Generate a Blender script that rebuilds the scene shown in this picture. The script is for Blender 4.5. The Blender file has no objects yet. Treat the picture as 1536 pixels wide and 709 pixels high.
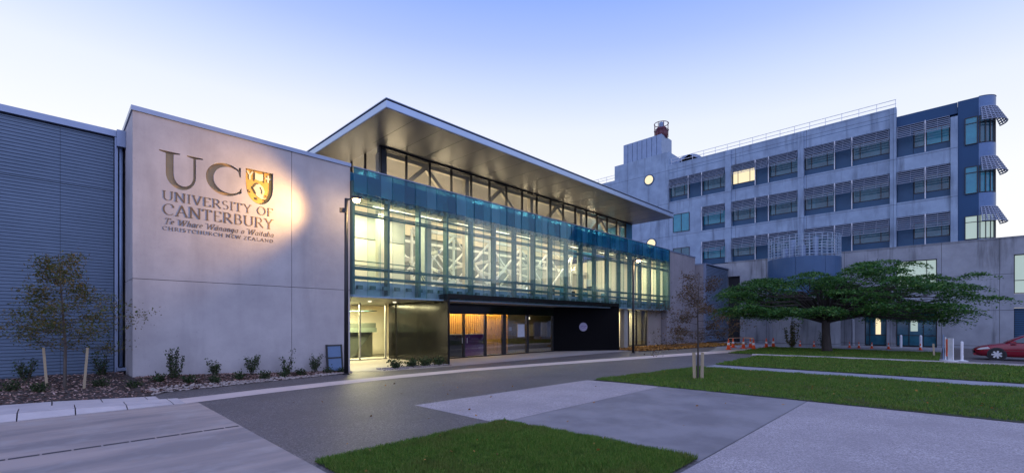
import bpy, bmesh, math, random
import numpy as np
from mathutils import Vector, Matrix
R = math.radians
rng = random.Random(7)
nr = np.random.default_rng(7)
S = bpy.context.scene
COL = S.collection

# ------------------------------------------------------------------ camera
HD = math.atan2(.6977, .7167)                     # heading of the camera in the building's axes
cam = bpy.data.cameras.new('camera'); camo = bpy.data.objects.new('camera', cam); COL.objects.link(camo)
camo.location = (0, 0, 2.0); camo.rotation_euler = (R(90), 0, HD - R(90))
cam.sensor_width = 36; cam.lens = 36 * 670 / 1536; cam.shift_y = 129.5 / 1536
cam.clip_start = .1; cam.clip_end = 3000
S.camera = camo

# ------------------------------------------------------------------ world: dusk sky
W = bpy.data.worlds.new('World'); S.world = W; W.use_nodes = True
nt = W.node_tree; nt.nodes.clear()
def wn(t, **k):
    n = nt.nodes.new(t)
    for a, b in k.items(): setattr(n, a, b)
    return n
SUN_AZ = R(62)                                    # where the sun went down, counted from +X towards +Y
out = wn('ShaderNodeOutputWorld'); bg = wn('ShaderNodeBackground'); bg.inputs['Strength'].default_value = 1.0
sky = wn('ShaderNodeTexSky', sky_type='NISHITA', sun_disc=False, sun_elevation=R(1.0), sun_rotation=R(90) - SUN_AZ)
skm = wn('ShaderNodeVectorMath', operation='SCALE'); skm.inputs['Scale'].default_value = .05
tc = wn('ShaderNodeTexCoord'); sep = wn('ShaderNodeSeparateXYZ')
nt.links.new(tc.outputs['Generated'], sep.inputs[0])
ramp = wn('ShaderNodeValToRGB')
els = ramp.color_ramp.elements
stops = [(0.0, (1.0, .98, .97)), (.26, (.94, .955, 1.0)), (.385, (.80, .86, 1.0)), (.455, (.60, .71, 1.0)), (.52, (.41, .545, 1.0)), (.59, (.265, .42, .98)), (.70, (.19, .33, .92)), (1.0, (.22, .34, .95))]
els[0].position = 0; els[0].color = (*stops[0][1], 1); els[1].position = 1; els[1].color = (*stops[-1][1], 1)
for p, c in stops[1:-1]:
    e = els.new(p); e.color = (*c, 1)
# tilt the gradient: paler towards the afterglow, bluer to the other side
dot = wn('ShaderNodeVectorMath', operation='DOT_PRODUCT'); dot.inputs[1].default_value = (math.cos(R(88)), math.sin(R(88)), 0)
nt.links.new(tc.outputs['Generated'], dot.inputs[0])
mz = wn('ShaderNodeMath', operation='MULTIPLY_ADD'); mz.inputs[1].default_value = -.045
nt.links.new(dot.outputs['Value'], mz.inputs[0])
nt.links.new(sep.outputs['Z'], mz.inputs[2])
mo = wn('ShaderNodeMath', operation='ADD'); mo.inputs[1].default_value = .022
nt.links.new(mz.outputs[0], mo.inputs[0]); nt.links.new(mo.outputs[0], ramp.inputs[0])
nt.links.new(sky.outputs[0], skm.inputs[0])
add = wn('ShaderNodeVectorMath', operation='ADD')
nt.links.new(ramp.outputs[0], add.inputs[0]); nt.links.new(skm.outputs[0], add.inputs[1])
# added glow behind the camera and overhead, brightening the sky to light the facades
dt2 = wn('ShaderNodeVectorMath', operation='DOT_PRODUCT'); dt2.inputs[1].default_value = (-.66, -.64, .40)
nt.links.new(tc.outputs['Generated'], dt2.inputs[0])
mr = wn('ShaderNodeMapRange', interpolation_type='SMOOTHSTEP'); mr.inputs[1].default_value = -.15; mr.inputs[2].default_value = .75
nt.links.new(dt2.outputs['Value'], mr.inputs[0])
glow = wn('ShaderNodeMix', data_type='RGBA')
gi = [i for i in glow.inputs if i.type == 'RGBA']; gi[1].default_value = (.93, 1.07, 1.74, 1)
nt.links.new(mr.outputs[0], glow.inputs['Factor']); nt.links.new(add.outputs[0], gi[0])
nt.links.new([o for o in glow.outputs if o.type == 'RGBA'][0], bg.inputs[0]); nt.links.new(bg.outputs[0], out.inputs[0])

# the last glow of the sun, low behind the buildings
sl = bpy.data.lights.new('sun', 'SUN'); so = bpy.data.objects.new('sun', sl); COL.objects.link(so)
sl.energy = .12; sl.angle = R(12); sl.color = (1, .82, .68)
so.rotation_euler = Vector((-math.cos(SUN_AZ), -math.sin(SUN_AZ), -math.tan(R(3)))).to_track_quat('-Z', 'Y').to_euler()

V = S.view_settings
V.view_transform = 'Standard'; V.look = 'None'; V.gamma = 1; V.exposure = 0.0; V.use_curve_mapping = False
S.cycles.use_denoising = True
S.cycles.max_bounces = 10; S.cycles.transparent_max_bounces = 24; S.cycles.diffuse_bounces = 4; S.cycles.glossy_bounces = 4
S.cycles.sample_clamp_indirect = 6; S.cycles.caustics_reflective = False; S.cycles.caustics_refractive = False

# ------------------------------------------------------------------ materials
MATS = {}
def newmat(name):
    m = bpy.data.materials.new(name); m.use_nodes = True; MATS[name] = m
    return m, m.node_tree, m.node_tree.nodes['Principled BSDF']
def N(t, kind, **k):
    n = t.nodes.new(kind)
    for a, b in k.items(): setattr(n, a, b)
    return n
def noise_fac(t, scale, detail=6, rough=.6, stretch=None, coord='Object'):
    c = N(t, 'ShaderNodeTexCoord'); n = N(t, 'ShaderNodeTexNoise'); n.inputs['Scale'].default_value = scale
    n.inputs['Detail'].default_value = detail; n.inputs['Roughness'].default_value = rough
    if stretch:
        mp = N(t, 'ShaderNodeMapping'); mp.inputs['Scale'].default_value = stretch
        t.links.new(c.outputs[coord], mp.inputs[0]); t.links.new(mp.outputs[0], n.inputs['Vector'])
    else: t.links.new(c.outputs[coord], n.inputs['Vector'])
    return n.outputs['Fac']
def mixc(t, fac, a, b, lo=.3, hi=.7):
    r = N(t, 'ShaderNodeMapRange'); r.inputs[1].default_value = lo; r.inputs[2].default_value = hi
    t.links.new(fac, r.inputs[0])
    m = N(t, 'ShaderNodeMix', data_type='RGBA')
    t.links.new(r.outputs[0], m.inputs['Factor'])
    for s, v in (('A', a), ('B', b)):
        k = [i for i in m.inputs if i.name == s and i.type == 'RGBA'][0]
        if hasattr(v, 'type'): t.links.new(v, k)
        else: k.default_value = (*v, 1)
    return [o for o in m.outputs if o.type == 'RGBA'][0]
def bump(t, b, fac, strength, dist=.02):
    n = N(t, 'ShaderNodeBump'); n.inputs['Strength'].default_value = strength; n.inputs['Distance'].default_value = dist
    t.links.new(fac, n.inputs['Height']); t.links.new(n.outputs[0], b.inputs['Normal'])
def surf(name, a, b=None, rough=.7, metal=0, scale=3, bscale=None, bstr=.2, lo=.3, hi=.7, stretch=None, spec=.5, fine=None):
    m, t, p = newmat(name)
    p.inputs['Roughness'].default_value = rough; p.inputs['Metallic'].default_value = metal
    p.inputs['Specular IOR Level'].default_value = spec
    if b is None: b = tuple(x * .85 for x in a)
    c = mixc(t, noise_fac(t, scale, stretch=stretch), a, b, lo, hi)
    if fine:                                             # (scale, colour, lo, hi): a second, finer variation
        c = mixc(t, noise_fac(t, fine[0], 3, .7), c, fine[1], fine[2], fine[3])
    t.links.new(c, p.inputs['Base Color'])
    if bscale: bump(t, p, noise_fac(t, bscale, 8, .65), bstr)
    return m
def emit(name, col, strength):
    m, t, p = newmat(name)
    p.inputs['Base Color'].default_value = (*[x * .12 for x in col], 1); p.inputs['Emission Color'].default_value = (*col, 1)
    p.inputs['Emission Strength'].default_value = strength
    return m
def glass(name, tint, refl=.06, milk=0.0, milkcol=(.6, .8, .8), rough=.02, fres=.9):
    m, t, p = newmat(name); t.nodes.remove(p); o = t.nodes['Material Output']
    tr = N(t, 'ShaderNodeBsdfTransparent'); tr.inputs[0].default_value = (*tint, 1)
    gl = N(t, 'ShaderNodeBsdfGlossy'); gl.inputs['Roughness'].default_value = rough; gl.inputs[0].default_value = (.9, .95, 1, 1)
    fr = N(t, 'ShaderNodeFresnel'); fr.inputs[0].default_value = 1.5
    mx = N(t, 'ShaderNodeMixShader'); sc = N(t, 'ShaderNodeMath', operation='MULTIPLY_ADD'); sc.inputs[1].default_value = fres; sc.inputs[2].default_value = refl
    t.links.new(fr.outputs[0], sc.inputs[0]); t.links.new(sc.outputs[0], mx.inputs[0])
    if milk:
        df = N(t, 'ShaderNodeBsdfDiffuse'); df.inputs[0].default_value = (*milkcol, 1)
        tl = N(t, 'ShaderNodeBsdfTranslucent'); tl.inputs[0].default_value = (*milkcol, 1)
        dm = N(t, 'ShaderNodeMixShader'); dm.inputs[0].default_value = .5
        t.links.new(df.outputs[0], dm.inputs[1]); t.links.new(tl.outputs[0], dm.inputs[2])
        mm = N(t, 'ShaderNodeMixShader'); mm.inputs[0].default_value = milk
        t.links.new(tr.outputs[0], mm.inputs[1]); t.links.new(dm.outputs[0], mm.inputs[2]); base = mm.outputs[0]
    else: base = tr.outputs[0]
    t.links.new(base, mx.inputs[1]); t.links.new(gl.outputs[0], mx.inputs[2]); t.links.new(mx.outputs[0], o.inputs[0])
    return m
def leafmat(name, cols, rough=.6, trans=.3, patch=None):
    m, t, p = newmat(name); o = t.nodes['Material Output']
    g = N(t, 'ShaderNodeNewGeometry'); r = N(t, 'ShaderNodeValToRGB'); r.color_ramp.interpolation = 'LINEAR'
    e = r.color_ramp.elements
    e[0].color = (*cols[0], 1); e[1].color = (*cols[-1], 1)
    for i, c in enumerate(cols[1:-1]):
        k = e.new((i + 1) / (len(cols) - 1)); k.color = (*c, 1)
    t.links.new(g.outputs['Random Per Island'], r.inputs[0])
    col = r.outputs[0]
    if patch:                                             # worn and yellowed patches of the turf
        col = mixc(t, noise_fac(t, .9, 5, .65), col, patch, .52, .85)
        col = mixc(t, noise_fac(t, 3.1, 3, .6), col, tuple(x * .35 for x in cols[0]), .55, .9)
    t.links.new(col, p.inputs['Base Color']); p.inputs['Roughness'].default_value = rough
    p.inputs['Specular IOR Level'].default_value = .25
    tl = N(t, 'ShaderNodeBsdfTranslucent'); t.links.new(col, tl.inputs[0])
    mx = N(t, 'ShaderNodeMixShader'); mx.inputs[0].default_value = trans
    t.links.new(p.outputs[0], mx.inputs[1]); t.links.new(tl.outputs[0], mx.inputs[2]); t.links.new(mx.outputs[0], o.inputs[0])
    return m
def jointed(name, a, b, zs=None, ys=None, axis='Y', rough=.8, joint=.35, streak=.25, bstr=.15):
    """board-marked concrete: cloudy tone, rain streaks, shutter joints every zs (height) and ys (along)"""
    m, t, p = newmat(name); p.inputs['Roughness'].default_value = rough; p.inputs['Specular IOR Level'].default_value = .3
    c = mixc(t, noise_fac(t, .9), a, b, .3, .7)
    c = mixc(t, noise_fac(t, 1.6, 5, .6, stretch=(1, 1, .12)), c, tuple(x * .62 for x in b), .52, .52 + 1.2 * (.5 - streak + .3))
    c = mixc(t, noise_fac(t, 22, 3, .7), c, tuple(x * .6 for x in b), .62, .9)
    co = N(t, 'ShaderNodeTexCoord'); sp = N(t, 'ShaderNodeSeparateXYZ'); t.links.new(co.outputs['Object'], sp.inputs[0])
    fac = None
    for ax, per, off, wd in [x for x in ((('Z',) + zs) if zs else None, ((axis,) + ys) if ys else None) if x]:
        ad = N(t, 'ShaderNodeMath', operation='ADD'); ad.inputs[1].default_value = -off; t.links.new(sp.outputs[ax], ad.inputs[0])
        mo_ = N(t, 'ShaderNodeMath', operation='FLOORED_MODULO'); mo_.inputs[1].default_value = per; t.links.new(ad.outputs[0], mo_.inputs[0])
        lt = N(t, 'ShaderNodeMath', operation='LESS_THAN'); lt.inputs[1].default_value = wd; t.links.new(mo_.outputs[0], lt.inputs[0])
        if fac is None: fac = lt.outputs[0]
        else:
            mxn = N(t, 'ShaderNodeMath', operation='MAXIMUM'); t.links.new(fac, mxn.inputs[0]); t.links.new(lt.outputs[0], mxn.inputs[1]); fac = mxn.outputs[0]
    if fac is not None: c = mixc(t, fac, c, tuple(x * joint for x in b), 0, 1)
    t.links.new(c, p.inputs['Base Color']); bump(t, p, noise_fac(t, 9, 8, .7), bstr)
    return m
def speckle(name, a, dark, light, scale=60, rough=.75, big=(.35, .9), bstr=.5):
    """exposed aggregate: stones of several tones in a grey matrix"""
    m, t, p = newmat(name); p.inputs['Roughness'].default_value = rough; p.inputs['Specular IOR Level'].default_value = .35
    co = N(t, 'ShaderNodeTexCoord'); v = N(t, 'ShaderNodeTexVoronoi'); v.inputs['Scale'].default_value = scale
    t.links.new(co.outputs['Object'], v.inputs['Vector'])
    s = N(t, 'ShaderNodeSeparateColor'); t.links.new(v.outputs['Color'], s.inputs[0])
    c = mixc(t, s.outputs[0], dark, a, .0, .5); c = mixc(t, s.outputs[1], c, light, .55, .95)
    c = mixc(t, noise_fac(t, .7, 5), c, tuple(x * .78 for x in a), *big)
    t.links.new(c, p.inputs['Base Color']); bump(t, p, v.outputs['Distance'], bstr, .006)
    return m

concrete = jointed('sign_concrete', (.44, .415, .43), (.34, .32, .34), streak=.2)
annex_conc = jointed('annex_concrete', (.27, .25, .27), (.20, .19, .21), ys=(2.4, .4, .02), axis='X')
tower_conc = jointed('tower_concrete', (.28, .37, .50), (.195, .26, .365), zs=(3.9, .45, .035), ys=(6.4, 3.3, .03), streak=.62)
base_conc = jointed('base_concrete', (.31, .33, .37), (.22, .235, .27), zs=(2.75, .2, .035), ys=(3.2, .3, .03), streak=.66)
under_conc = jointed('soffit_wall_concrete', (.33, .29, .27), (.26, .23, .21))
steel_blue = surf('blue_grey_steel', (.20, .27, .40), (.16, .22, .34), rough=.45, metal=.35, scale=2, spec=.5)
ribmetal = surf('ribbed_metal', (.13, .18, .26), (.105, .15, .22), rough=.42, metal=.3, scale=.8)
capmetal = surf('cap_metal', (.25, .30, .42), (.21, .26, .37), rough=.35, metal=.5, scale=1)
dark = surf('dark_gap', (.012, .013, .018), rough=.7)
soffit = surf('soffit_panel', (.20, .195, .205), (.18, .172, .182), rough=.38, metal=.35, scale=.5)
fascia = surf('fascia_metal', (.38, .47, .62), (.34, .43, .58), rough=.35, metal=.5, scale=1)
roofdark = surf('roof_edge', (.06, .08, .13), rough=.5, metal=.3)
teal = surf('teal_spandrel', (.04, .19, .30), (.03, .15, .25), rough=.3, scale=1.2)
spand = surf('pale_spandrel', (.26, .37, .47), (.21, .31, .41), rough=.35, metal=.2, scale=1)
mull = surf('mullion_metal', (.05, .12, .13), (.04, .10, .11), rough=.4, metal=.3)
blackmet = surf('black_metal', (.010, .010, .011), (.008, .008, .009), rough=.16, spec=.22, scale=1)
blackmatt = surf('black_panel', (.006, .006, .007), (.005, .005, .006), rough=.6, spec=.02, scale=1)
blackglass = surf('black_glass', (.006, .006, .008), (.005, .005, .007), rough=.07, spec=.6)
frame_dk = surf('dark_frame', (.02, .02, .024), rough=.4, metal=.3)
frame_al = surf('pale_frame', (.50, .50, .46), rough=.4, metal=.5)
wallwarm = surf('interior_wall', (.72, .68, .56), (.66, .62, .51), rough=.8, scale=.6)
wallgrey = surf('interior_grey', (.40, .40, .37), (.34, .34, .32), rough=.8)
walltan = surf('interior_tan', (.62, .52, .38), (.56, .47, .34), rough=.8)
floorint = surf('interior_floor', (.30, .29, .26), rough=.35)
trussm = surf('truss_white', (.80, .78, .72), rough=.5)
trusst = surf('truss_tan', (.58, .52, .42), rough=.5)
timber = surf('timber_slat', (.52, .31, .09), (.38, .20, .055), rough=.5, scale=2, stretch=(6, 6, .4))
purple = surf('purple_panel', (.10, .02, .17), (.08, .015, .14), rough=.3)
skin = [glass('facade_glass_clear', (.94, .98, .96), .0, .015, (.55, .78, .76), fres=.16),
        glass('facade_glass_green', (.84, .93, .91), .0, .03, (.42, .68, .68), fres=.2),
        glass('facade_glass_frosted', (.90, .95, .92), .0, .07, (.62, .80, .76), fres=.16)]
skin_up = [glass('teal_glass', (.30, .62, .72), .01, .34, (.03, .30, .50), fres=.4), glass('deep_teal_glass', (.22, .52, .64), .01, .36, (.022, .22, .40), fres=.4), glass('pale_teal_glass', (.34, .66, .76), .02, .42, (.055, .36, .56), fres=.4)]
glass_edge = surf('glass_edge', (.05, .19, .20), rough=.3)
clearg = glass('clear_glass', (.95, .97, .96), .0, fres=.5)
cler_g = glass('clerestory_glass', (.95, .95, .93), .0, fres=.45)
doorg = glass('door_glass', (.84, .85, .84), .0, fres=.5)
towerblue = surf('blue_cladding', (.016, .062, .15), (.013, .052, .13), rough=.4, spec=.2, scale=.7)
curvemet = surf('pale_curved_cladding', (.085, .15, .28), (.07, .125, .24), rough=.35, metal=.35)
towerpanel = surf('slate_panel', (.022, .08, .165), (.018, .065, .14), rough=.4, spec=.3, scale=1)
screenm = surf('sunscreen_slat', (.24, .28, .36), (.19, .22, .30), rough=.45, metal=.3)
whitemet = surf('white_metal', (.62, .64, .70), rough=.4)
lattice = surf('lattice_white', (.27, .36, .48), rough=.45)
towerglass = surf('tower_glass', (.010, .06, .10), (.035, .15, .21), rough=.06, spec=.6, scale=.9)
cyanglass = surf('cyan_glass', (.03, .26, .34), (.02, .17, .26), rough=.08, scale=1.5)
litwarm = emit('lit_window', (1, .84, .52), 1.05)
litpale = emit('lit_pale_window', (.72, .92, .86), .5)
litcool = emit('lit_cyan_window', (.10, .55, .62), .35)
redmet = surf('red_flue', (.10, .015, .03), rough=.5)
bronze = surf('bronze_letter', (.17, .115, .07), (.12, .085, .055), rough=.5, metal=.35)
bronze_l = surf('bronze_inlay', (.36, .25, .13), (.30, .21, .11), rough=.5, metal=.2)
gold = surf('gold_shield', (.58, .34, .07), (.50, .29, .06), rough=.5, metal=.15, scale=4)
ivory = surf('ivory_inlay', (.68, .60, .42), rough=.5)
asphalt = speckle('asphalt', (.095, .085, .085), (.05, .045, .048), (.22, .20, .20), 55, .55)
aggre = speckle('exposed_aggregate', (.31, .275, .285), (.18, .16, .17), (.47, .42, .43), 60, .8, big=(.4, .8), bstr=.6)
slab_s = surf('smooth_slab', (.215, .20, .21), (.15, .138, .148), rough=.75, lo=.38, hi=.62, scale=.9, bscale=60, bstr=.15, fine=(120, (.26, .245, .25), .55, .8))
slab_l = surf('worn_concrete', (.36, .29, .26), (.215, .185, .18), rough=.7, lo=.4, hi=.6, scale=.55, bscale=30, bstr=.2, stretch=(.35, 1.6, 1), fine=(1.2, (.34, .31, .30), .5, .85))
strip_m = surf('pale_paving', (.54, .45, .42), (.44, .37, .36), rough=.7, scale=1.2, bscale=40, bstr=.15)
kerb_m = surf('kerb_paver', (.50, .45, .45), (.39, .35, .36), rough=.75, scale=1.5, bscale=30, bstr=.2)
apron_m = surf('apron_concrete', (.36, .33, .31), (.29, .27, .26), rough=.6, scale=.7, bscale=40, bstr=.12)
path_m = surf('path_concrete', (.26, .26, .29), (.21, .21, .24), rough=.8, scale=.8)
soil = surf('soil', (.055, .040, .036), (.035, .026, .025), rough=.95, scale=5, bscale=14, bstr=.8)
grassbase = surf('turf_soil', (.020, .034, .010), (.030, .030, .012), rough=.95, scale=3)
grassm = leafmat('grass_blade', [(.042, .11, .014), (.075, .175, .02), (.12, .22, .03), (.19, .215, .05)], trans=.25, patch=(.15, .125, .04))
chipm = leafmat('bark_chip', [(.07, .038, .03), (.18, .105, .085), (.32, .21, .18), (.5, .37, .34)], .9, 0)
rockm = surf('pale_stone', (.36, .31, .29), (.22, .19, .185), rough=.85, scale=6)
barkm = surf('bark', (.10, .085, .075), (.06, .05, .045), rough=.9, scale=8, bscale=30, bstr=.5, stretch=(1, 1, .25))
barkd = surf('dark_bark', (.06, .048, .042), (.035, .028, .025), rough=.9, scale=6, bscale=24, bstr=.5, stretch=(1, 1, .25))
stakem = surf('stake_timber', (.40, .32, .21), (.31, .25, .17), rough=.8, scale=5, stretch=(3, 3, .3))
leaf_aut = leafmat('autumn_leaf', [(.04, .065, .018), (.065, .085, .022), (.11, .09, .026), (.14, .095, .026), (.055, .09, .024)])
leaf_red = leafmat('russet_leaf', [(.05, .035, .018), (.09, .05, .02), (.14, .07, .022), (.06, .06, .022)])
leaf_grn = leafmat('green_leaf', [(.012, .052, .012), (.028, .105, .02), (.06, .165, .028), (.12, .20, .045)], .5)
leaf_shr = leafmat('shrub_leaf', [(.016, .035, .014), (.03, .06, .02), (.055, .085, .032), (.07, .06, .04)])
leaf_fall = leafmat('fallen_leaf', [(.16, .07, .02), (.30, .13, .03), (.42, .22, .05), (.22, .12, .05)], .8, .1)
orange = surf('cone_orange', (.75, .10, .025), rough=.5)
white_p = surf('white_plastic', (.72, .72, .74), rough=.45)
redpaint = surf('car_red_paint', (.19, .005, .018), (.175, .004, .016), rough=.22, spec=.6)
rubber = surf('rubber', (.012, .012, .013), rough=.8)
alloy = surf('alloy', (.55, .56, .58), rough=.3, metal=.7)
carglass = surf('car_glass', (.02, .05, .065), rough=.05, spec=.7)
headl = surf('headlight_lens', (.60, .58, .58), rough=.12)
lampglow = emit('lamp_glow', (1, .66, .28), 30)
tubeglow = emit('ceiling_tube', (1, .90, .66), 3)
paper = surf('poster_paper', (.55, .58, .66), rough=.7)
paper2 = surf('poster_cream', (.55, .48, .34), (.40, .34, .26), rough=.7, scale=12)
lilac = surf('lilac_disc', (.27, .25, .36), (.24, .22, .32), rough=.5)
blueboard = surf('blue_board', (.10, .17, .31), (.085, .15, .27), rough=.5)
tapem = surf('barrier_tape', (.62, .36, .26), rough=.6)

# ------------------------------------------------------------------ builders
class MB:
    def __init__(s, M=None): s.v = []; s.f = []; s.M = M
    def add(s, vs, fs):
        o = len(s.v)
        if s.M is not None: vs = [tuple(s.M @ Vector(v)) for v in vs]
        s.v += [tuple(v) for v in vs]; s.f += [tuple(i + o for i in f) for f in fs]; return s
    def box(s, x0, x1, y0, y1, z0, z1):
        x0, x1 = sorted((x0, x1)); y0, y1 = sorted((y0, y1)); z0, z1 = sorted((z0, z1))
        return s.add([(x0, y0, z0), (x1, y0, z0), (x1, y1, z0), (x0, y1, z0), (x0, y0, z1), (x1, y0, z1), (x1, y1, z1), (x0, y1, z1)],
              [(0, 3, 2, 1), (4, 5, 6, 7), (0, 1, 5, 4), (1, 2, 6, 5), (2, 3, 7, 6), (3, 0, 4, 7)])
    def bar(s, a, b, w, h=None, up=(0, 0, 1)):
        a = Vector(a); b = Vector(b); d = (b - a).normalized(); u = Vector(up)
        if abs(d.dot(u)) > .98: u = Vector((0, 1, 0))
        x = d.cross(u).normalized(); y = x.cross(d).normalized(); h = w if h is None else h
        c = [(-1, -1), (1, -1), (1, 1), (-1, 1)]
        return s.add([p + x * (i * w / 2) + y * (j * h / 2) for p in (a, b) for i, j in c],
              [(0, 1, 2, 3), (7, 6, 5, 4), (0, 4, 5, 1), (1, 5, 6, 2), (2, 6, 7, 3), (3, 7, 4, 0)])
    def tube(s, pts, rad, n=8, cap=True):
        pts = [Vector(p) for p in pts]; rad = rad if hasattr(rad, '__len__') else [rad] * len(pts)
        vs = []; fs = []; x = None
        for i, p in enumerate(pts):
            d = (pts[min(i + 1, len(pts) - 1)] - pts[max(i - 1, 0)]).normalized()
            if x is None:
                x = d.cross(Vector((0, 0, 1)) if abs(d.z) < .9 else Vector((1, 0, 0))).normalized()
            else: x = (x - d * x.dot(d)).normalized()
            y = d.cross(x)
            for k in range(n):
                a = 2 * math.pi * k / n; vs.append(p + (x * math.cos(a) + y * math.sin(a)) * rad[i])
        for i in range(len(pts) - 1):
            for k in range(n):
                fs.append((i * n + k, i * n + (k + 1) % n, (i + 1) * n + (k + 1) % n, (i + 1) * n + k))
        if cap: fs.append(tuple(range(n - 1, -1, -1))); fs.append(tuple((len(pts) - 1) * n + k for k in range(n)))
        return s.add(vs, fs)
    def lathe(s, prof, n=16, c=(0, 0, 0), axis='Z'):
        vs = []; fs = []
        for r, z in prof:
            for k in range(n):
                a = 2 * math.pi * k / n; q = (r * math.cos(a), r * math.sin(a), z)
                if axis == 'X': q = (q[2], q[0], q[1])
                if axis == 'Y': q = (q[0], q[2], q[1])
                vs.append((q[0] + c[0], q[1] + c[1], q[2] + c[2]))
        for i in range(len(prof) - 1):
            for k in range(n): fs.append((i * n + k, i * n + (k + 1) % n, (i + 1) * n + (k + 1) % n, (i + 1) * n + k))
        fs.append(tuple(range(n - 1, -1, -1))); fs.append(tuple((len(prof) - 1) * n + k for k in range(n)))
        return s.add(vs, fs)
    def prism(s, poly, h0, h1, plane='XY', off=0):
        """closed polygon extruded between two levels; plane XZ extrudes along Y, YZ along X"""
        n = len(poly)
        def pt(p, h): return (p[0], p[1], h) if plane == 'XY' else ((p[0], h, p[1]) if plane == 'XZ' else (h, p[0], p[1]))
        vs = [pt(p, h0) for p in poly] + [pt(p, h1) for p in poly]
        return s.add(vs, [tuple(range(n - 1, -1, -1)), tuple(range(n, 2 * n))] + [(i, (i + 1) % n, n + (i + 1) % n, n + i) for i in range(n)])
    def build(s, name, mat, parent=None, loc=None, smooth=False, fix=True):
        me = bpy.data.meshes.new(name); me.from_pydata(s.v, [], s.f); me.update()
        if fix:
            bm = bmesh.new(); bm.from_mesh(me); bmesh.ops.recalc_face_normals(bm, faces=bm.faces); bm.to_mesh(me); bm.free()
        if smooth:
            me.polygons.foreach_set('use_smooth', [True] * len(me.polygons))
        me.materials.append(mat); o = bpy.data.objects.new(name, me); COL.objects.link(o)
        if loc: o.location = loc
        if parent: attach(o, parent)
        return o
def attach(o, parent):
    o.parent = parent
    if o.get('local') is None and parent.type == 'EMPTY' and parent.get('world'):
        o.matrix_parent_inverse = Matrix.Translation(-Vector(parent.location))
def tag(o, label=None, cat=None, group=None, kind=None):
    if label: o['label'] = label
    if cat: o['category'] = cat
    if group: o['group'] = group
    if kind: o['kind'] = kind
    return o
def thing(name, label, cat, loc=(0, 0, 0), rz=0, group=None, world=False):
    o = bpy.data.objects.new(name, None); COL.objects.link(o); o.location = loc; o.rotation_euler = (0, 0, rz)
    o.empty_display_size = .2
    if world: o['world'] = 1                           # children are modelled in world coordinates
    return tag(o, label, cat, group)
def structure(name, mb, mat, **k): return tag(mb.build(name, mat, **k), kind='structure')
def copy_tree(o, parent=None):
    c = o.copy(); COL.objects.link(c)
    if parent: c.parent = parent
    for ch in list(o.children): copy_tree(ch, c)
    return c
def sheet(poly, z): return MB().add([(x, y, z) for x, y in poly], [tuple(range(len(poly)))])
def rect(x0, x1, y0, y1): return [(x0, y0), (x1, y0), (x1, y1), (x0, y1)]
def quads(name, P, mat, parent=None):
    """P: (n,4,3) array of separate leaf-like faces, built fast"""
    P = np.asarray(P, dtype=np.float32); n = len(P); me = bpy.data.meshes.new(name)
    me.vertices.add(n * 4); me.vertices.foreach_set('co', P.reshape(-1))
    me.loops.add(n * 4); me.loops.foreach_set('vertex_index', np.arange(n * 4, dtype=np.int32))
    me.polygons.add(n); me.polygons.foreach_set('loop_start', np.arange(0, n * 4, 4, dtype=np.int32))
    me.polygons.foreach_set('loop_total', np.full(n, 4, dtype=np.int32))
    me.update(); me.validate(); me.materials.append(mat)
    o = bpy.data.objects.new(name, me); COL.objects.link(o)
    if parent: attach(o, parent)
    return o
def leaf_quads(C, size, flat=.5, aspect=.5, droop=0.):
    """leaf-shaped quads (kites) at the points C"""
    n = len(C); th = nr.uniform(0, 2 * np.pi, n); el = nr.normal(0, 1 - flat, n) * .9 - droop
    d = np.stack([np.cos(th) * np.cos(el), np.sin(th) * np.cos(el), np.sin(el)], 1)
    r = nr.normal(0, 1, (n, 3)); r[:, 2] *= (1 - flat); s = np.cross(d, np.cross(r + np.array([0, 0, .01]), d) * 1.0 + 1e-6)
    up = np.array([0, 0, 1.]) * flat * 2 + nr.normal(0, 1 - flat * .6, (n, 3)); s = np.cross(d, up); s /= np.linalg.norm(s, axis=1)[:, None] + 1e-9
    L = (size * nr.uniform(.6, 1.3, n))[:, None]; w = L * aspect * .5
    return np.stack([C - d * L * .5, C + s * w - d * L * .05, C + d * L * .5, C - s * w - d * L * .05], 1)
def area(name, loc, size, energy, col, rot=(0, 0, 0), parent=None, spread=None):
    l = bpy.data.lights.new(name, 'AREA'); l.energy = energy; l.color = col; l.shape = 'RECTANGLE'; l.size, l.size_y = size
    if spread: l.spread = spread
    o = bpy.data.objects.new(name, l); COL.objects.link(o); o.location = loc; o.rotation_euler = rot
    if parent: attach(o, parent)
    return o
def spot(name, loc, target, energy, col, cone, blend=.4, rad=.05, parent=None):
    l = bpy.data.lights.new(name, 'SPOT'); l.energy = energy; l.color = col; l.spot_size = R(cone); l.spot_blend = blend; l.shadow_soft_size = rad
    o = bpy.data.objects.new(name, l); COL.objects.link(o); o.location = loc
    o.rotation_euler = (Vector(target) - Vector(loc)).to_track_quat('-Z', 'Y').to_euler()
    if parent: attach(o, parent)
    return o
def point(name, loc, energy, col, rad=.08, parent=None):
    l = bpy.data.lights.new(name, 'POINT'); l.energy = energy; l.color = col; l.shadow_soft_size = rad
    o = bpy.data.objects.new(name, l); COL.objects.link(o); o.location = loc
    if parent: attach(o, parent)
    return o

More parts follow.
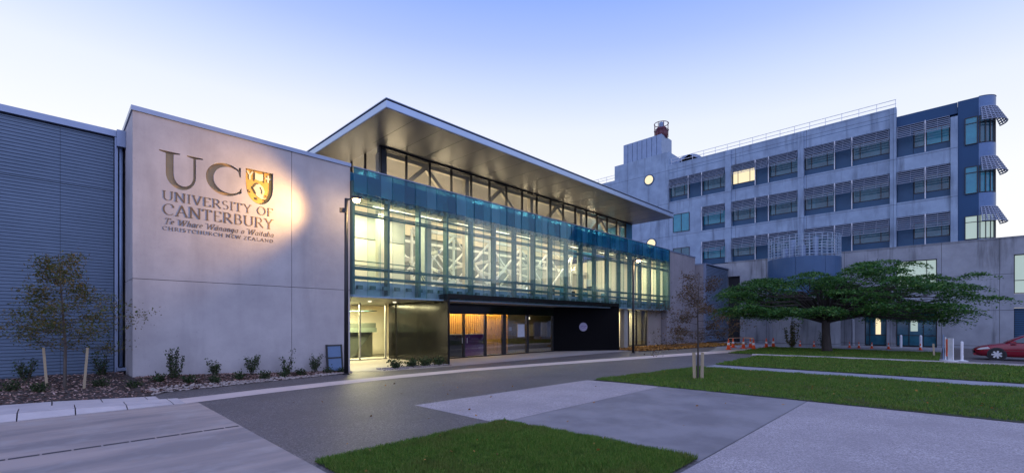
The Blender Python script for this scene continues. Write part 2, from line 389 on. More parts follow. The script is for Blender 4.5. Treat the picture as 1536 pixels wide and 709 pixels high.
# ------------------------------------------------------------------ ground and paving
structure('ground', sheet(rect(-300, 400, -300, 400), -.006), asphalt)
structure('concrete_pavement', sheet(rect(-16, 2.55, -6, 13.55), 0), slab_l)
structure('aggregate_paving', sheet([(6.2, 6.45), (13.55, 6.45), (13.05, 9.05), (6.15, 9.3)], 0), aggre)
structure('smooth_paving', sheet(rect(6.5, 13.65, 2.57, 6.43), 0), slab_s)
structure('aggregate_forecourt', sheet(rect(2.6, 14.0, -14, 2.55), 0), aggre)
f_pts = [(2.3, 13.55), (4.3, 13.88), (6.3, 14.12), (8.8, 14.27), (12, 14.2), (15.5, 13.68), (19.7, 12.86), (25.2, 11.81), (31.2, 10.68), (36, 9.9)]
r_pts = [(2.3, 14.5), (4.5, 14.86), (6.7, 15.05), (9.3, 15.12), (12.7, 15.0), (16.5, 14.5), (21.2, 13.72), (27.3, 12.72), (34.2, 11.6), (38, 11.0)]
structure('paving_strip', sheet(f_pts + r_pts[::-1], .002), strip_m)
structure('entrance_apron', sheet([(8.7, 17.5), (9.6, 16.7), (13.2, 16.35), (28.9, 16.3), (28.9, 19.7), (24.5, 19.9), (13.35, 19.9), (13.25, 22.6), (8.7, 22.6)], .004), apron_m)
structure('road', sheet(rect(31.3, 50, -40, .25), 0), asphalt)
structure('rear_pavement', sheet([(31.2, 10.6), (50, 10.6), (50, 18), (46, 18), (38, 13.5), (31.2, 11.8)], .0), path_m)
structure('footpath', sheet([(20.55, 7.95), (20.75, -40), (22.35, -40), (22.05, 7.95)], 0), path_m)
structure('door_pavement', sheet(rect(41.2, 50.2, -.0, 10.5), .0), path_m)
mb = MB()
for i, (y0, y1) in enumerate([(-30, -22), (-22, -14), (-14, -6), (-6, .2), (.2, 4.5), (4.5, 8.6)]):
    xa = 31.0 - max(0, (y0 - 2)) * .15; xb = 31.0 - max(0, (y1 - 2)) * .15
    mb.prism([(xa, y0 + .006), (xa + .14, y0 + .006), (xb + .14, y1 - .006), (xb, y1 - .006)], -.03, .10)
structure('kerb', mb, kerb_m)
# raised kerb pavers in front of the planting bed
mb = MB()
zt = lambda x: .135 * min(1, max(.06, (2.6 - x) / 2.6))
x = -16.0; k = 0
while x < 2.25:
    l = .86; x1 = min(x + l, 2.3)
    a, b = zt(x), zt(x1)
    for (ya, yb) in ((13.80, 14.55), (14.565, 15.35)):
        sh = .36 if ya > 14 else 0
        xa, xb = x + .011 - sh, x1 - .011 - sh
        mb.add([(xa, ya, -.03), (xb, ya, -.03), (xb, yb, -.03), (xa, yb, -.03), (xa, ya, a), (xb, ya, b), (xb, yb, b + .004), (xa, yb, a + .004)],
               [(0, 3, 2, 1), (4, 5, 6, 7), (0, 1, 5, 4), (1, 2, 6, 5), (2, 3, 7, 6), (3, 0, 4, 7)])
    mb.add([(x + .011, 13.58, .012), (x1 - .011, 13.58, .012), (x1 - .011, 13.793, b - .004), (x + .011, 13.793, a - .004), (x + .011, 13.793, -.03), (x1 - .011, 13.793, -.03), (x + .011, 13.58, -.03), (x1 - .011, 13.58, -.03)],
           [(0, 1, 2, 3), (0, 6, 7, 1), (1, 7, 5, 2), (0, 3, 4, 6), (3, 2, 5, 4), (6, 4, 5, 7)])
    x = x1
structure('paver_kerb', mb, kerb_m)
# slot drain
mb = MB()
x = -16
while x < 2.5:
    mb.box(x + .012, min(x + .33, 2.52), 9.84, 9.915, .001, .005); x += .345
tag(mb.build('slot_drain', surf('drain_iron', (.05, .045, .05), rough=.6)), 'dark iron slot drain across the worn concrete in front of the kerb', 'drain')

# planting beds (soil, bark chips, stones)
def front(x):
    if x < 1.6: return 15.36
    if x < 2.3: return 15.36 + (x - 1.6) / .7 * .85
    return 16.21 + (x - 2.3) / 6.0 * .9
def bedz(x, y):
    back = 19.9 if x < 1.69 else 17.8
    f = front(x); u = max(0, min(1, (y - f) / (back - f)))
    hz = .36 if x < 2 else max(.02, .36 - (x - 2) * .055)
    z0 = zt(x) - .02 if x < 1.6 else .0
    return z0 + (hz - z0) * min(1, u * 1.3) ** .8 + .02 * math.sin(3.1 * x + 1.7 * y) * math.sin(2.3 * y - x) * min(1, 6 * u)
nx, ny = 150, 26; mb = MB(); vs = []; fs = []
for i in range(nx + 1):
    x = -16 + (24.35) * i / nx
    for j in range(ny + 1):
        f = front(x); bk = 20.0 if x < 1.69 else 17.85
        y = f + (bk - f) * j / ny; vs.append((x, y, bedz(x, y)))
for i in range(nx):
    for j in range(ny): fs.append((i * (ny + 1) + j, (i + 1) * (ny + 1) + j, (i + 1) * (ny + 1) + j + 1, i * (ny + 1) + j + 1))
mb.add(vs, fs); structure('planting_bed_ground', mb, soil, smooth=True)
def bedpts(n, x0, x1, lo=0, hi=1):
    P = []
    for _ in range(n):
        x = rng.uniform(x0, x1); f = front(x); bk = 19.85 if x < 1.6 else 17.75
        y = f + (bk - f) * rng.uniform(lo, hi); P.append((x, y, bedz(x, y) + rng.uniform(.005, .03)))
    return np.array(P)
C = np.concatenate([bedpts(12000, -4, 8.3), bedpts(1500, -16, -4)])
tag(quads('bark_mulch', leaf_quads(C, .085, .72, .4), chipm), 'reddish brown bark mulch covering the planting bed below the walls', 'mulch', kind='stuff')
def stones(n, pts, r0, r1):
    mb = MB()
    for (x, y, z) in pts:
        r = rng.uniform(r0, r1); q = []
        for (a, b, c) in [(1, 0, 0), (-1, 0, 0), (0, 1, 0), (0, -1, 0), (0, 0, 1), (0, 0, -1)]:
            q.append((x + a * r * rng.uniform(.7, 1.3), y + b * r * rng.uniform(.7, 1.2), z + c * r * rng.uniform(.5, .8)))
        mb.add(q, [(0, 2, 4), (2, 1, 4), (1, 3, 4), (3, 0, 4), (2, 0, 5), (1, 2, 5), (3, 1, 5), (0, 3, 5)])
    return mb
P = bedpts(900, 1.9, 8.4, -.04, .20)
tag(stones(0, P, .02, .055).build('stone_edging', rockm, fix=False), 'pale rubble stones edging the bed in front of the concrete sign wall', 'stones', kind='stuff')

# leaf-strewn bed beyond the entrance
structure('leaf_bed_ground', sheet([(29.1, 15.3), (34, 14.6), (41, 13.6), (46, 13.4), (46, 17.9), (29.1, 18.4)], .006), soil)
C = []
while len(C) < 5200:
    x = rng.uniform(29, 45); y = rng.uniform(14 - .05 * (x - 29), 18.2)
    if y > 15.3 - (x - 29) * .14: C.append((x, y, rng.uniform(.02, .10)))
tag(quads('fallen_leaves', leaf_quads(np.array(C), .17, .55, .7), leaf_fall), 'carpet of orange fallen leaves beside the grey side wing', 'leaves', kind='stuff')

# lawns
def grass(name, polys, n, h, w, label, edge=None):
    """blades scattered over convex polygons; turf sheet below"""
    P = []
    for poly in polys:
        A = np.array(poly); lo, hi = A.min(0), A.max(0); got = 0
        while got < n:
            q = nr.uniform(lo, hi, (n, 2)); ok = np.ones(n, bool)
            for i in range(len(A)):
                a, b = A[i], A[(i + 1) % len(A)]; ok &= ((b[0] - a[0]) * (q[:, 1] - a[1]) - (b[1] - a[1]) * (q[:, 0] - a[0])) > (-.05 + .07 * np.sin(q[:, 0] * 9 + q[:, 1] * 7) * np.sin(q[:, 0] * 4.3 - q[:, 1] * 5.1)) * np.hypot(*(b - a))
            P.append(q[ok]); got += ok.sum()
    P = np.concatenate(P); m = len(P)
    hv = h * nr.uniform(.5, 1.25, m) * (1 + .35 * np.sin(P[:, 0] * 2.3 + 1.3 * np.sin(P[:, 1] * 1.7)) * np.sin(P[:, 1] * 2.9))
    th = nr.uniform(0, 2 * np.pi, m); ln = nr.uniform(.1, .9, m) * hv; lt = nr.uniform(0, 2 * np.pi, m)
    s = np.stack([np.cos(th), np.sin(th), np.zeros(m)], 1) * (w * nr.uniform(.6, 1.2, m))[:, None] / 2
    b = np.concatenate([P, np.full((m, 1), .01)], 1); lean = np.stack([np.cos(lt) * ln, np.sin(lt) * ln, hv], 1)
    Q = np.stack([b - s, b + s, b + s * .35 + lean, b - s * .35 + lean], 1)
    return tag(quads(name, Q, grassm), label, 'grass', kind='stuff')
L1 = [(2.72, 2.62), (6.6, 2.62), (6.42, 6.46), (2.62, 6.52)]
L2 = [(13.75, -16), (20.65, -16), (20.45, 8.1), (13.2, 8.9), (13.4, 5)]
L3 = [(22.5, -18), (30.9, -18), (30.9, 2), (30.1, 8.2), (22.2, 7.95)]
L4 = [(31.2, .3), (41.1, .3), (41.1, 10.4), (31.2, 10.4)]
for nm, L in (('lawn_turf', L1), ('lawn_turf', L2), ('lawn_turf', L3), ('lawn_turf', L4)):
    structure(nm, sheet(L, .012), grassbase)
grass('lawn_grass', [L1], 70000, .055, .009, 'small corner of mown green lawn between the paving slabs at the front')
grass('lawn_grass', [L2], 110000, .055, .016, 'mown green lawn around the staked young tree, in front of the footpath')
grass('lawn_grass', [L3], 60000, .06, .03, 'strip of mown lawn between the footpath and the kerb')
grass('lawn_grass', [L4], 26000, .07, .04, 'shaded lawn below the spreading green tree')

C = [(rng.uniform(14, 20), rng.uniform(-4, 8.3), .06) for _ in range(90)] + [(rng.uniform(2.8, 6.4), rng.uniform(2.7, 6.4), .06) for _ in range(26)] + [(rng.uniform(2.8, 13), rng.uniform(2, 14), .012) for _ in range(40)]
tag(quads('windblown_leaves', leaf_quads(np.array(C), .07, .6, .6), leaf_fall), 'scattered single fallen leaves on the lawns and paving', 'leaves', kind='stuff')

# ------------------------------------------------------------------ ribbed metal wing (left)
b = thing('ribbed_wing', 'blue grey building wing clad in horizontal ribbed metal, left of the sign wall', 'building', (-6, 19.9, 0), world=True)
def ribs(x0, x1, z0, z1, y, per=.10, dep=.024):
    mb = MB(); n = int((z1 - z0) / per); vs = []; fs = []
    prof = []
    for k in range(n):
        z = z0 + (z1 - z0) * k / n; p = (z1 - z0) / n
        prof += [(z, 0), (z + .30 * p, 0), (z + .48 * p, dep), (z + .82 * p, dep)]
    prof.append((z1, 0))
    for z, d in prof: vs += [(x0, y - d, z), (x1, y - d, z)]
    for i in range(len(prof) - 1): fs.append((2 * i, 2 * i + 1, 2 * i + 3, 2 * i + 2))
    return mb.add(vs, fs)
for (xa, xb) in ((-16, -5.6), (-5.592, .15), (.158, 1.40)):
    for (za, zb) in ((.26, 6.352), (6.368, 8.14)):
        ribs(xa, xb, za, zb, 19.86).build('wall_cladding', ribmetal, b)
MB().box(-16, 1.40, 19.88, 30, -.3, 8.1).build('wall', dark, b)
MB().box(-16, 1.46, 19.70, 30.2, 8.16, 8.36).build('roof_cap', capmetal, b)
MB().box(1.42, 1.50, 19.72, 19.86, .25, 8.15).build('corner_trim', capmetal, b)
MB().box(-16, 1.40, 19.79, 19.87, .12, .25).build('base_flashing', capmetal, b)
MB().box(1.462, 1.685, 19.55, 21.5, 7.82, 8.36).build('gutter_box', capmetal, b)
MB().box(1.51, 1.68, 21.2, 21.4, -.2, 8.0).build('recess_wall', dark, b)
mb = MB().tube([(1.58, 19.75, .55), (1.58, 19.75, 7.82)], .05, 10); mb.build('downpipe', steel_blue, b, smooth=True)
MB().box(1.46, 1.72, 19.52, 19.85, .42, .52).build('drain_box', capmetal, b)

# ------------------------------------------------------------------ serif lettering
def nib_outline(pts, T, thin, ang=R(12), wfun=None):
    Lp, Rp = [], []
    pts = [p for i, p in enumerate(pts) if i == 0 or math.hypot(p[0] - pts[i - 1][0], p[1] - pts[i - 1][1]) > 1e-5]
    for i, p in enumerate(pts):
        a = pts[max(i - 1, 0)]; c = pts[min(i + 1, len(pts) - 1)]
        dx, dy = c[0] - a[0], c[1] - a[1]; l = math.hypot(dx, dy) or 1; dx /= l; dy /= l
        w = max(thin, T * abs(dx * math.sin(ang) - dy * math.cos(ang))) if wfun is None else wfun(i / (len(pts) - 1))
        Lp.append((p[0] - dy * w / 2, p[1] + dx * w / 2)); Rp.append((p[0] + dy * w / 2, p[1] - dx * w / 2))
    return Lp + Rp[::-1]
def arc(cx, cy, rx, ry, a0, a1, n=14): return [(cx + rx * math.cos(R(a0 + (a1 - a0) * i / n)), cy + ry * math.sin(R(a0 + (a1 - a0) * i / n))) for i in range(n + 1)]
SB = .15                                                # stem position
GL = {
 'U': (.86, [[(.14, 1), (.14, .36)] + arc(.43, .33, .29, .31, 180, 360) + [(.72, .36), (.72, 1)]], [(.14, 1), (.72, 1)]),
 'N': (.92, [[(.15, 0), (.15, 1)], [(.15, 1), (.77, .02)], [(.77, 0), (.77, 1)]], [(.15, 0), (.12, 1), (.77, 1)]),
 'I': (.36, [[(.18, 0), (.18, 1)]], [(.18, 0), (.18, 1)]),
 'V': (.84, [[(.10, 1), (.42, 0)], [(.42, 0), (.74, 1)]], [(.12, 1), (.74, 1)]),
 'E': (.70, [[(.16, 0), (.16, 1)], [(.16, .97), (.60, .97)], [(.16, .52), (.50, .52)], [(.16, .03), (.63, .03)], [(.60, .97), (.60, .80)], [(.63, .03), (.63, .22)]], []),
 'R': (.80, [[(.16, 0), (.16, 1)], [(.16, .97), (.36, .97)] + arc(.36, .73, .24, .24, 90, -90) + [(.16, .49)], [(.36, .49), (.76, .02)]], [(.16, 0), (.14, 1)]),
 'S': (.62, [arc(.31, .74, .21, .23, 40, 260) + arc(.31, .27, .23, .25, 80, -140)], []),
 'T': (.76, [[(.38, 0), (.38, 1)], [(.06, .97), (.70, .97)], [(.06, .97), (.06, .80)], [(.70, .97), (.70, .80)]], [(.38, 0)]),
 'Y': (.80, [[(.10, 1), (.40, .48)], [(.70, 1), (.40, .48)], [(.40, .48), (.40, 0)]], [(.40, 0), (.10, 1), (.70, 1)]),
 'O': (.94, [arc(.47, .5, .37, .48, 0, 360, 26)], []),
 'F': (.64, [[(.16, 0), (.16, 1)], [(.16, .97), (.58, .97)], [(.16, .52), (.48, .52)], [(.58, .97), (.58, .80)]], [(.16, 0)]),
 'C': (.86, [arc(.48, .5, .39, .48, 48, 312, 22), [(.75, .86), (.75, .68)]], []),
 'A': (.86, [[(.08, 0), (.42, 1)], [(.42, 1), (.78, 0)], [(.22, .36), (.62, .36)]], [(.08, 0), (.78, 0)]),
 'B': (.76, [[(.16, 0), (.16, 1)], [(.16, .97), (.36, .97)] + arc(.36, .75, .21, .22, 90, -90) + [(.16, .53)], [(.36, .53)] + arc(.38, .28, .26, .25, 90, -90) + [(.16, .03)]], []),
 'H': (.92, [[(.16, 0), (.16, 1)], [(.76, 0), (.76, 1)], [(.16, .52), (.76, .52)]], [(.16, 0), (.16, 1), (.76, 0), (.76, 1)]),
 'W': (1.16, [[(.08, 1), (.34, 0)], [(.34, 0), (.58, .96)], [(.58, .96), (.82, 0)], [(.82, 0), (1.08, 1)]], [(.08, 1), (1.08, 1)]),
 'Z': (.74, [[(.08, .97), (.66, .97)], [(.66, .97), (.08, .03)], [(.08, .03), (.66, .03)]], []),
 'L': (.66, [[(.16, 0), (.16, 1)], [(.16, .03), (.62, .03)], [(.62, .03), (.62, .22)]], [(.16, 1)]),
 'D': (.88, [[(.16, 0), (.16, 1)], [(.16, .97), (.38, .97)] + arc(.38, .5, .40, .47, 90, -90) + [(.16, .03)]], []),
 'e': (.48, [[(.08, .34), (.40, .40)] + arc(.24, .36, .16, .26, 10, 310)], []),
 'h': (.54, [[(.12, 0), (.12, 1)], [(.12, .42)] + arc(.27, .42, .15, .2, 150, 0) + [(.42, 0)]], []),
 'a': (.54, [arc(.25, .31, .18, .29, 50, 350), [(.43, .62), (.43, .0)]], []),
 'ā': (.54, [arc(.25, .31, .18, .29, 50, 350), [(.43, .62), (.43, .0)], [(.08, .82), (.46, .82)]], []),
 'r': (.40, [[(.12, 0), (.12, .62)], [(.12, .40)] + arc(.27, .42, .15, .19, 150, 60)], []),
 'n': (.54, [[(.12, 0), (.12, .62)], [(.12, .42)] + arc(.27, .42, .15, .2, 150, 0) + [(.42, 0)]], []),
 'g': (.52, [arc(.24, .34, .17, .27, 50, 350), [(.41, .62), (.41, -.08)] + arc(.25, -.1, .16, .18, 0, -140)], []),
 'o': (.50, [arc(.24, .31, .18, .29, 0, 360, 18)], []),
 'i': (.26, [[(.13, 0), (.13, .62)], [(.13, .80), (.13, .90)]], []),
 't': (.36, [[(.14, .86), (.14, .10), (.26, .02)], [(.02, .62), (.30, .62)]], []),
}
def text_prisms(txt, x0, x1, zb, H, yface, dep, parent, T=.16, thin=.055, slant=0, track=.06):
    """one line of lettering fitted between x0 and x1, one mesh per word"""
    w = 0; lay = []; word = 0
    for ch in txt:
        if ch == ' ': w += .42; word += 1; continue
        lay.append((ch, w, word)); w += GL[ch][0] + track
    w -= track; sx = (x1 - x0) / w; k = 0; mbs = {}
    for ch, off, wd in lay:
        mb = mbs.setdefault(wd, MB()); gw, st, ser = GL[ch]
        for s in st:
            ol = nib_outline([(p[0] * sx / H, p[1]) for p in s], T, thin)
            poly = [(x0 + off * sx + (px + slant * pz) * H, zb + pz * H) for px, pz in ol]
            d = yface - dep - .0012 * (k % 9); k += 1
            n = len(poly) // 2
            for i in range(n - 1): mb.prism([poly[i], poly[i + 1], poly[2 * n - 2 - i], poly[2 * n - 1 - i]], d, yface - .001, 'XZ')
        for (px, pz) in ser:
            c = x0 + off * sx + px * sx; z = zb + pz * .95 * H; d = yface - dep - .0012 * (k % 9) - .0006; k += 1
            mb.prism([(c - .15 * H, z), (c + .15 * H, z), (c + .12 * H, z + .045 * H), (c - .12 * H, z + .045 * H)], d, yface - .001, 'XZ')
    for mb in mbs.values(): mb.build('sign_lettering', bronze, parent)

# ------------------------------------------------------------------ concrete block with the sign
YF = 17.8
b = thing('concrete_block', 'windowless concrete block with the large incised university sign', 'building', (5.1, YF, 0), world=True)
XL, XR, XJ, ZJ, ZT = 1.69, 8.62, 6.31, 3.36, 8.48
sign_panel = MB().box(XL, XJ - .008, YF, YF + .25, ZJ + .008, ZT).build('wall_panel', concrete, b)
MB().box(XL, XJ - .008, YF, YF + .25, -.3, ZJ - .008).build('wall_panel', concrete, b)
MB().box(XJ + .008, XR, YF, YF + .25, ZJ + .008, ZT).build('wall_panel', concrete, b)
MB().box(XJ + .008, XR, YF, YF + .25, -.3, ZJ - .008).build('wall_panel', concrete, b)
MB().box(XL, XL + .25, YF + .255, 27, ZJ + .008, ZT).build('wall_panel', concrete, b)
MB().box(XL, XL + .25, YF + .255, 27, -.3, ZJ - .008).build('wall_panel', concrete, b)
MB().box(XR - .25, XR, YF + .255, 27, -.3, ZT).build('wall_panel', concrete, b)
MB().box(XL + .26, XR - .26, YF + .23, 26.9, -.3, ZT - .05).build('wall_core', dark, b)
MB().box(XL - .04, XR + .03, YF - .045, 27.1, ZT + .004, ZT + .15).build('parapet_cap', capmetal, b)
# big U and C and the shield, cut into the panel
def ring(poly, n): return poly
U = nib_outline([(2.60, 7.44), (2.60, 6.80)] + arc(2.93, 6.80, .33, .43, 180, 360, 24) + [(3.26, 6.8), (3.26, 7.44)], 0, 0,
                wfun=lambda t: .205 if t < .12 else (.205 - (.205 - .075) * min(1, (t - .12) / .62) if t < .9 else .075))
serU1 = [(2.33, 7.47), (2.87, 7.47), (2.87, 7.435), (2.70, 7.40), (2.50, 7.40), (2.33, 7.435)]
serU2 = [(3.05, 7.47), (3.49, 7.47), (3.49, 7.435), (3.32, 7.40), (3.20, 7.40), (3.05, 7.435)]
def cw(t): return .06 + .16 * math.sin(math.pi * min(1, max(0, (t * 1.06 - .02)))) ** 1.5
Cc = nib_outline(arc(4.20, 6.93, .52, .50, 47, 318, 34), 0, 0, wfun=cw)
serC1 = [(4.55, 7.44), (4.61, 7.44), (4.61, 7.10), (4.57, 7.10), (4.53, 7.28)]
serC2 = [(4.58, 6.66), (4.63, 6.74), (4.63, 6.55), (4.56, 6.50)]
shield = [(4.76, 7.49), (5.66, 7.49), (5.66, 6.98)] + [(5.21 + .45 * math.cos(R(a)), 6.98 - .70 * math.sin(R(a)) ** .9) for a in range(10, 171, 10)] + [(4.76, 6.98)]
DEP = .10
def clean(p):
    q = []
    for a in p:
        if not q or math.hypot(a[0] - q[-1][0], a[1] - q[-1][1]) > 1e-4: q.append(a)
    return q
for i, poly in enumerate((U, serU1, serU2, Cc, serC1, serC2, shield)):
    cut = MB().prism(clean(poly), YF - .2, YF + DEP + .0017 * i, 'XZ').build('cutter', concrete)
    md = sign_panel.modifiers.new('cut', 'BOOLEAN'); md.operation = 'DIFFERENCE'; md.object = cut; md.solver = 'EXACT'
    dg = bpy.context.evaluated_depsgraph_get(); dg.update()
    me = bpy.data.meshes.new_from_object(sign_panel.evaluated_get(dg)); sign_panel.modifiers.clear()
    if len(me.polygons) > 4: sign_panel.data = me
    else: raise Exception('CUT FAILED %d' % i)
    bpy.data.objects.remove(cut)
def inlay(polys, mat, name, y, parent=b):
    mb = MB()
    for i, p in enumerate(polys): mb.prism(p, y - .0007 * i, y + .006, 'XZ')
    return mb.build(name, mat, parent)
inlay([U, serU1, serU2], bronze_l, 'sign_letter', YF + DEP - .006)
inlay([Cc, serC1, serC2], bronze_l, 'sign_letter', YF + DEP - .006)
crest = inlay([shield], gold, 'shield', YF + DEP - .008)
y = YF + DEP - .010
def crest_part(name, mat, polys, dd=.02):
    mb = MB()
    for i, p in enumerate(polys): mb.prism(p, y - dd - .001 * i, y - .001, 'XZ')
    mb.build(name, mat, crest)
def ln(a, c, w):
    dx, dz = c[0] - a[0], c[1] - a[1]; l = math.hypot(dx, dz); nx_, nz = -dz / l * w / 2, dx / l * w / 2
    return [(a[0] + nx_, a[1] + nz), (c[0] + nx_, c[1] + nz), (c[0] - nx_, c[1] - nz), (a[0] - nx_, a[1] - nz)]
crest_part('shield_border', bronze, [ln((4.775, 7.48), (5.65, 7.48), .025), ln((5.645, 7.46), (5.645, 6.98), .03), ln((4.775, 7.46), (4.775, 6.98), .022), ln((5.05, 7.46), (5.05, 7.10), .016), ln((5.37, 7.46), (5.37, 7.10), .016)] +
           [ln((5.21 + .435 * math.cos(R(a)), 6.98 - .685 * math.sin(R(a)) ** .9 if a > 0 else 6.98), (5.21 + .435 * math.cos(R(a + 10)), 6.98 - .685 * max(0, math.sin(R(a + 10))) ** .9), .026) for a in range(0, 180, 10)])
crest_part('open_book', ivory, [[(5.08, 7.42), (5.21, 7.39), (5.34, 7.42), (5.34, 7.17), (5.21, 7.14), (5.08, 7.17)]])
crest_part('pall', ivory, [ln((4.82, 7.43), (4.91, 7.27), .05), ln((5.01, 7.43), (4.91, 7.27), .05), ln((4.91, 7.29), (4.91, 7.12), .05)])
crest_part('flory_cross', ivory, [ln((5.41, 7.28), (5.61, 7.28), .05), ln((5.51, 7.40), (5.51, 7.14), .05)])
crest_part('fleece', ivory, [[(5.02, 6.86), (5.10, 7.00), (5.22, 7.04), (5.34, 6.94), (5.40, 6.78), (5.34, 6.62), (5.44, 6.54), (5.30, 6.50), (5.16, 6.56), (5.06, 6.70)]], .014)
crest_part('plough', bronze, [ln((5.00, 6.84), (5.10, 6.99), .03), ln((5.10, 6.99), (5.19, 7.05), .025), ln((5.00, 6.84), (5.06, 6.76), .03), ln((5.06, 6.76), (5.10, 6.66), .03), ln((5.24, 6.92), (5.30, 6.80), .03), ln((5.30, 6.80), (5.30, 6.68), .035), ln((5.12, 6.52), (5.13, 6.44), .04),
           ln((4.84, 6.75), (4.87, 6.72), .03), ln((4.90, 6.70), (4.92, 6.67), .03), ln((5.36, 6.58), (5.40, 6.56), .03), ln((5.42, 6.64), (5.45, 6.62), .03), ln((5.38, 6.48), (5.42, 6.46), .03)], .026)
text_prisms('UNIVERSITY OF', 2.41, 5.66, 5.90, .30, YF, .008, b, T=.125, thin=.04)
text_prisms('CANTERBURY', 2.41, 5.66, 5.44, .36, YF, .008, b, T=.125, thin=.04)
text_prisms('Te Whare Wānanga o Waitaha', 2.44, 5.66, 5.145, .19, YF, .006, b, T=.13, thin=.06, slant=.28)
text_prisms('CHRISTCHURCH NEW ZEALAND', 2.41, 5.66, 4.95, .115, YF, .006, b, T=.15, thin=.07, track=.16)

# ------------------------------------------------------------------ glass hall
b = thing('glass_hall', 'glazed two storey hall with oversailing metal roof and black entrance portal', 'building', (23, 17.6, 0), world=True)
X0, X1, YG = 8.66, 37.9, 17.6
ZF, ZC = 3.72, 7.35
# outer skin of overlapping glass strips
n = 49; st = (X1 - X0) / n
def edge(o):
    o.data.materials.append(glass_edge)
    for p in o.data.polygons:
        if abs(p.normal.x) > .9: p.material_index = 1
for i in range(n):
    xa = X0 + i * st; m = skin[(0, 1, 0, 2, 0, 1, 2, 0, 1)[i % 9]]
    yo = .03 * (i % 2)
    edge(MB().box(xa + .004, xa + st + .03, YG - .05 - yo, YG - .038 - yo, 3.14, 7.40).build('glass_panel', m, b))
    edge(MB().box(xa + .004, xa + st + .03, YG - .05 - yo, YG - .038 - yo, 7.404, 8.42).build('glass_panel', skin_up[(0, 1, 2, 0, 1, 0, 2)[i % 7]], b))
for i in range(n):
    xc = X0 + (i + .5) * st
    MB().box(xc - .05, xc + .16, YG - .03, YG + .22, 7.20, 7.34).build('bracket', mull, b)
    MB().box(xc - .10, xc + .12, YG - .03, YG + .14, 3.42, 3.58).build('bracket', mull, b)
mx = [X0 + .03 + i * (X1 - X0 - .06) / 18 for i in range(19)]
for x in mx: MB().box(x - .05, x + .05, YG + .01, YG + .33, 3.2, 7.9).build('mullion', mull, b)
for z, hh, yy in ((6.58, .10, .10), (6.98, .06, .10), (4.26, .11, .12), (3.86, .12, .10)):
    MB().box(X0, X1, YG + yy + .24, YG + yy + .30, z, z + hh).build('rail', mull, b)
    MB().box(X0, X1, YG - .025, YG - .002, z + .02, z + hh - .02).build('rail', mull, b)
MB().box(X0, X1, YG + .37, YG + .55, 7.42, 8.34).build('upper_spandrel', teal, b)
MB().box(X0, X1, YG + .34, YG + .55, 3.15, ZF + .06).build('lower_spandrel', spand, b)
MB().box(X0 - .02, X1, YG - .10, YG + .02, 8.424, 8.46).build('top_rail', capmetal, b)
MB().box(X1 + .002, X1 + .06, YG - .1, YG + .5, 3.1, 8.43).build('end_trim', mull, b)
MB().box(X1 - .02, X1 + .0, YG + .56, 27, 3.1, 8.2).build('end_wall', wallwarm, b)
# floors, ceilings and inner walls
MB().box(X0, X1 - .03, YG + .56, 27.5, 3.10, ZF).build('upper_floor', floorint, b)
MB().box(X0, X1, YG - .02, YG + .33, 3.08, 3.14).build('bottom_tray', spand, b)
MB().box(X0, X1 - .03, YG + .56, 19.4, ZC, ZC + .12).build('ceiling', wallwarm, b)
MB().box(X0, X1, YG + .56, 19.45, 8.2, 8.33).build('low_roof', roofdark, b)
MB().box(X0, X1 - .03, 26.6, 26.9, ZF, 10.5).build('back_wall', surf('atrium_wall', (.20, .205, .20), (.15, .16, .16), rough=.8, scale=.5, stretch=(2, 2, .3)), b)
# room by the block (bright landing) and rooms at the far end
MB().box(8.66, 8.72, YG + .56, 26.6, ZF, 8.3).build('partition', wallwarm, b)
MB().box(13.1, 13.5, 18.9, 19.3, ZF + .01, ZC - .01).build('column', wallgrey, b)
MB().box(8.74, 13.0, 20.6, 20.75, ZF + .01, 6.15).build('partition', wallwarm, b)
MB().box(8.74, 13.0, 20.56, 20.74, 6.16, ZC - .01).build('bulkhead', wallgrey, b)
MB().box(33.0, 33.15, YG + .56, 26.5, ZF + .01, ZC - .01).build('partition', wallwarm, b)
MB().box(33.16, X1 - .04, 20.9, 21.05, ZF + .01, ZC - .01).build('partition', wallwarm, b)
MB().box(35.2, 35.95, 20.84, 20.89, 5.75, 6.15).build('wall_screen', dark, b)
MB().box(24.2, 32.9, 22.9, 23.05, ZF + .01, 6.2).build('partition', wallgrey, b)
MB().box(24.2, 32.9, 22.7, 22.88, 6.21, 6.42).build('light_shelf', trussm, b)
MB().box(29.6, 30.3, 20.6, 20.8, ZF + .01, 5.5).build('partition', wallwarm, b)
# counters, pots and heads of furniture in the far room
for i in range(13):
    x = 23.6 + i * .68 + rng.uniform(-.2, .2)
    MB().box(x, x + rng.uniform(.3, .55), 19.9, 20.5, ZF + .01, ZF + rng.uniform(.6, 1.25)).build('furniture', (wallgrey, dark, walltan, teal)[i % 4], b)
# balustrade of the landing
mb = MB()
for z in (4.75, 4.55): mb.tube([(8.9, 18.7, z), (12.6, 18.7, z), (12.95, 18.7, z - .55)], .025, 8)
mb.build('handrail', mull, b, smooth=True)
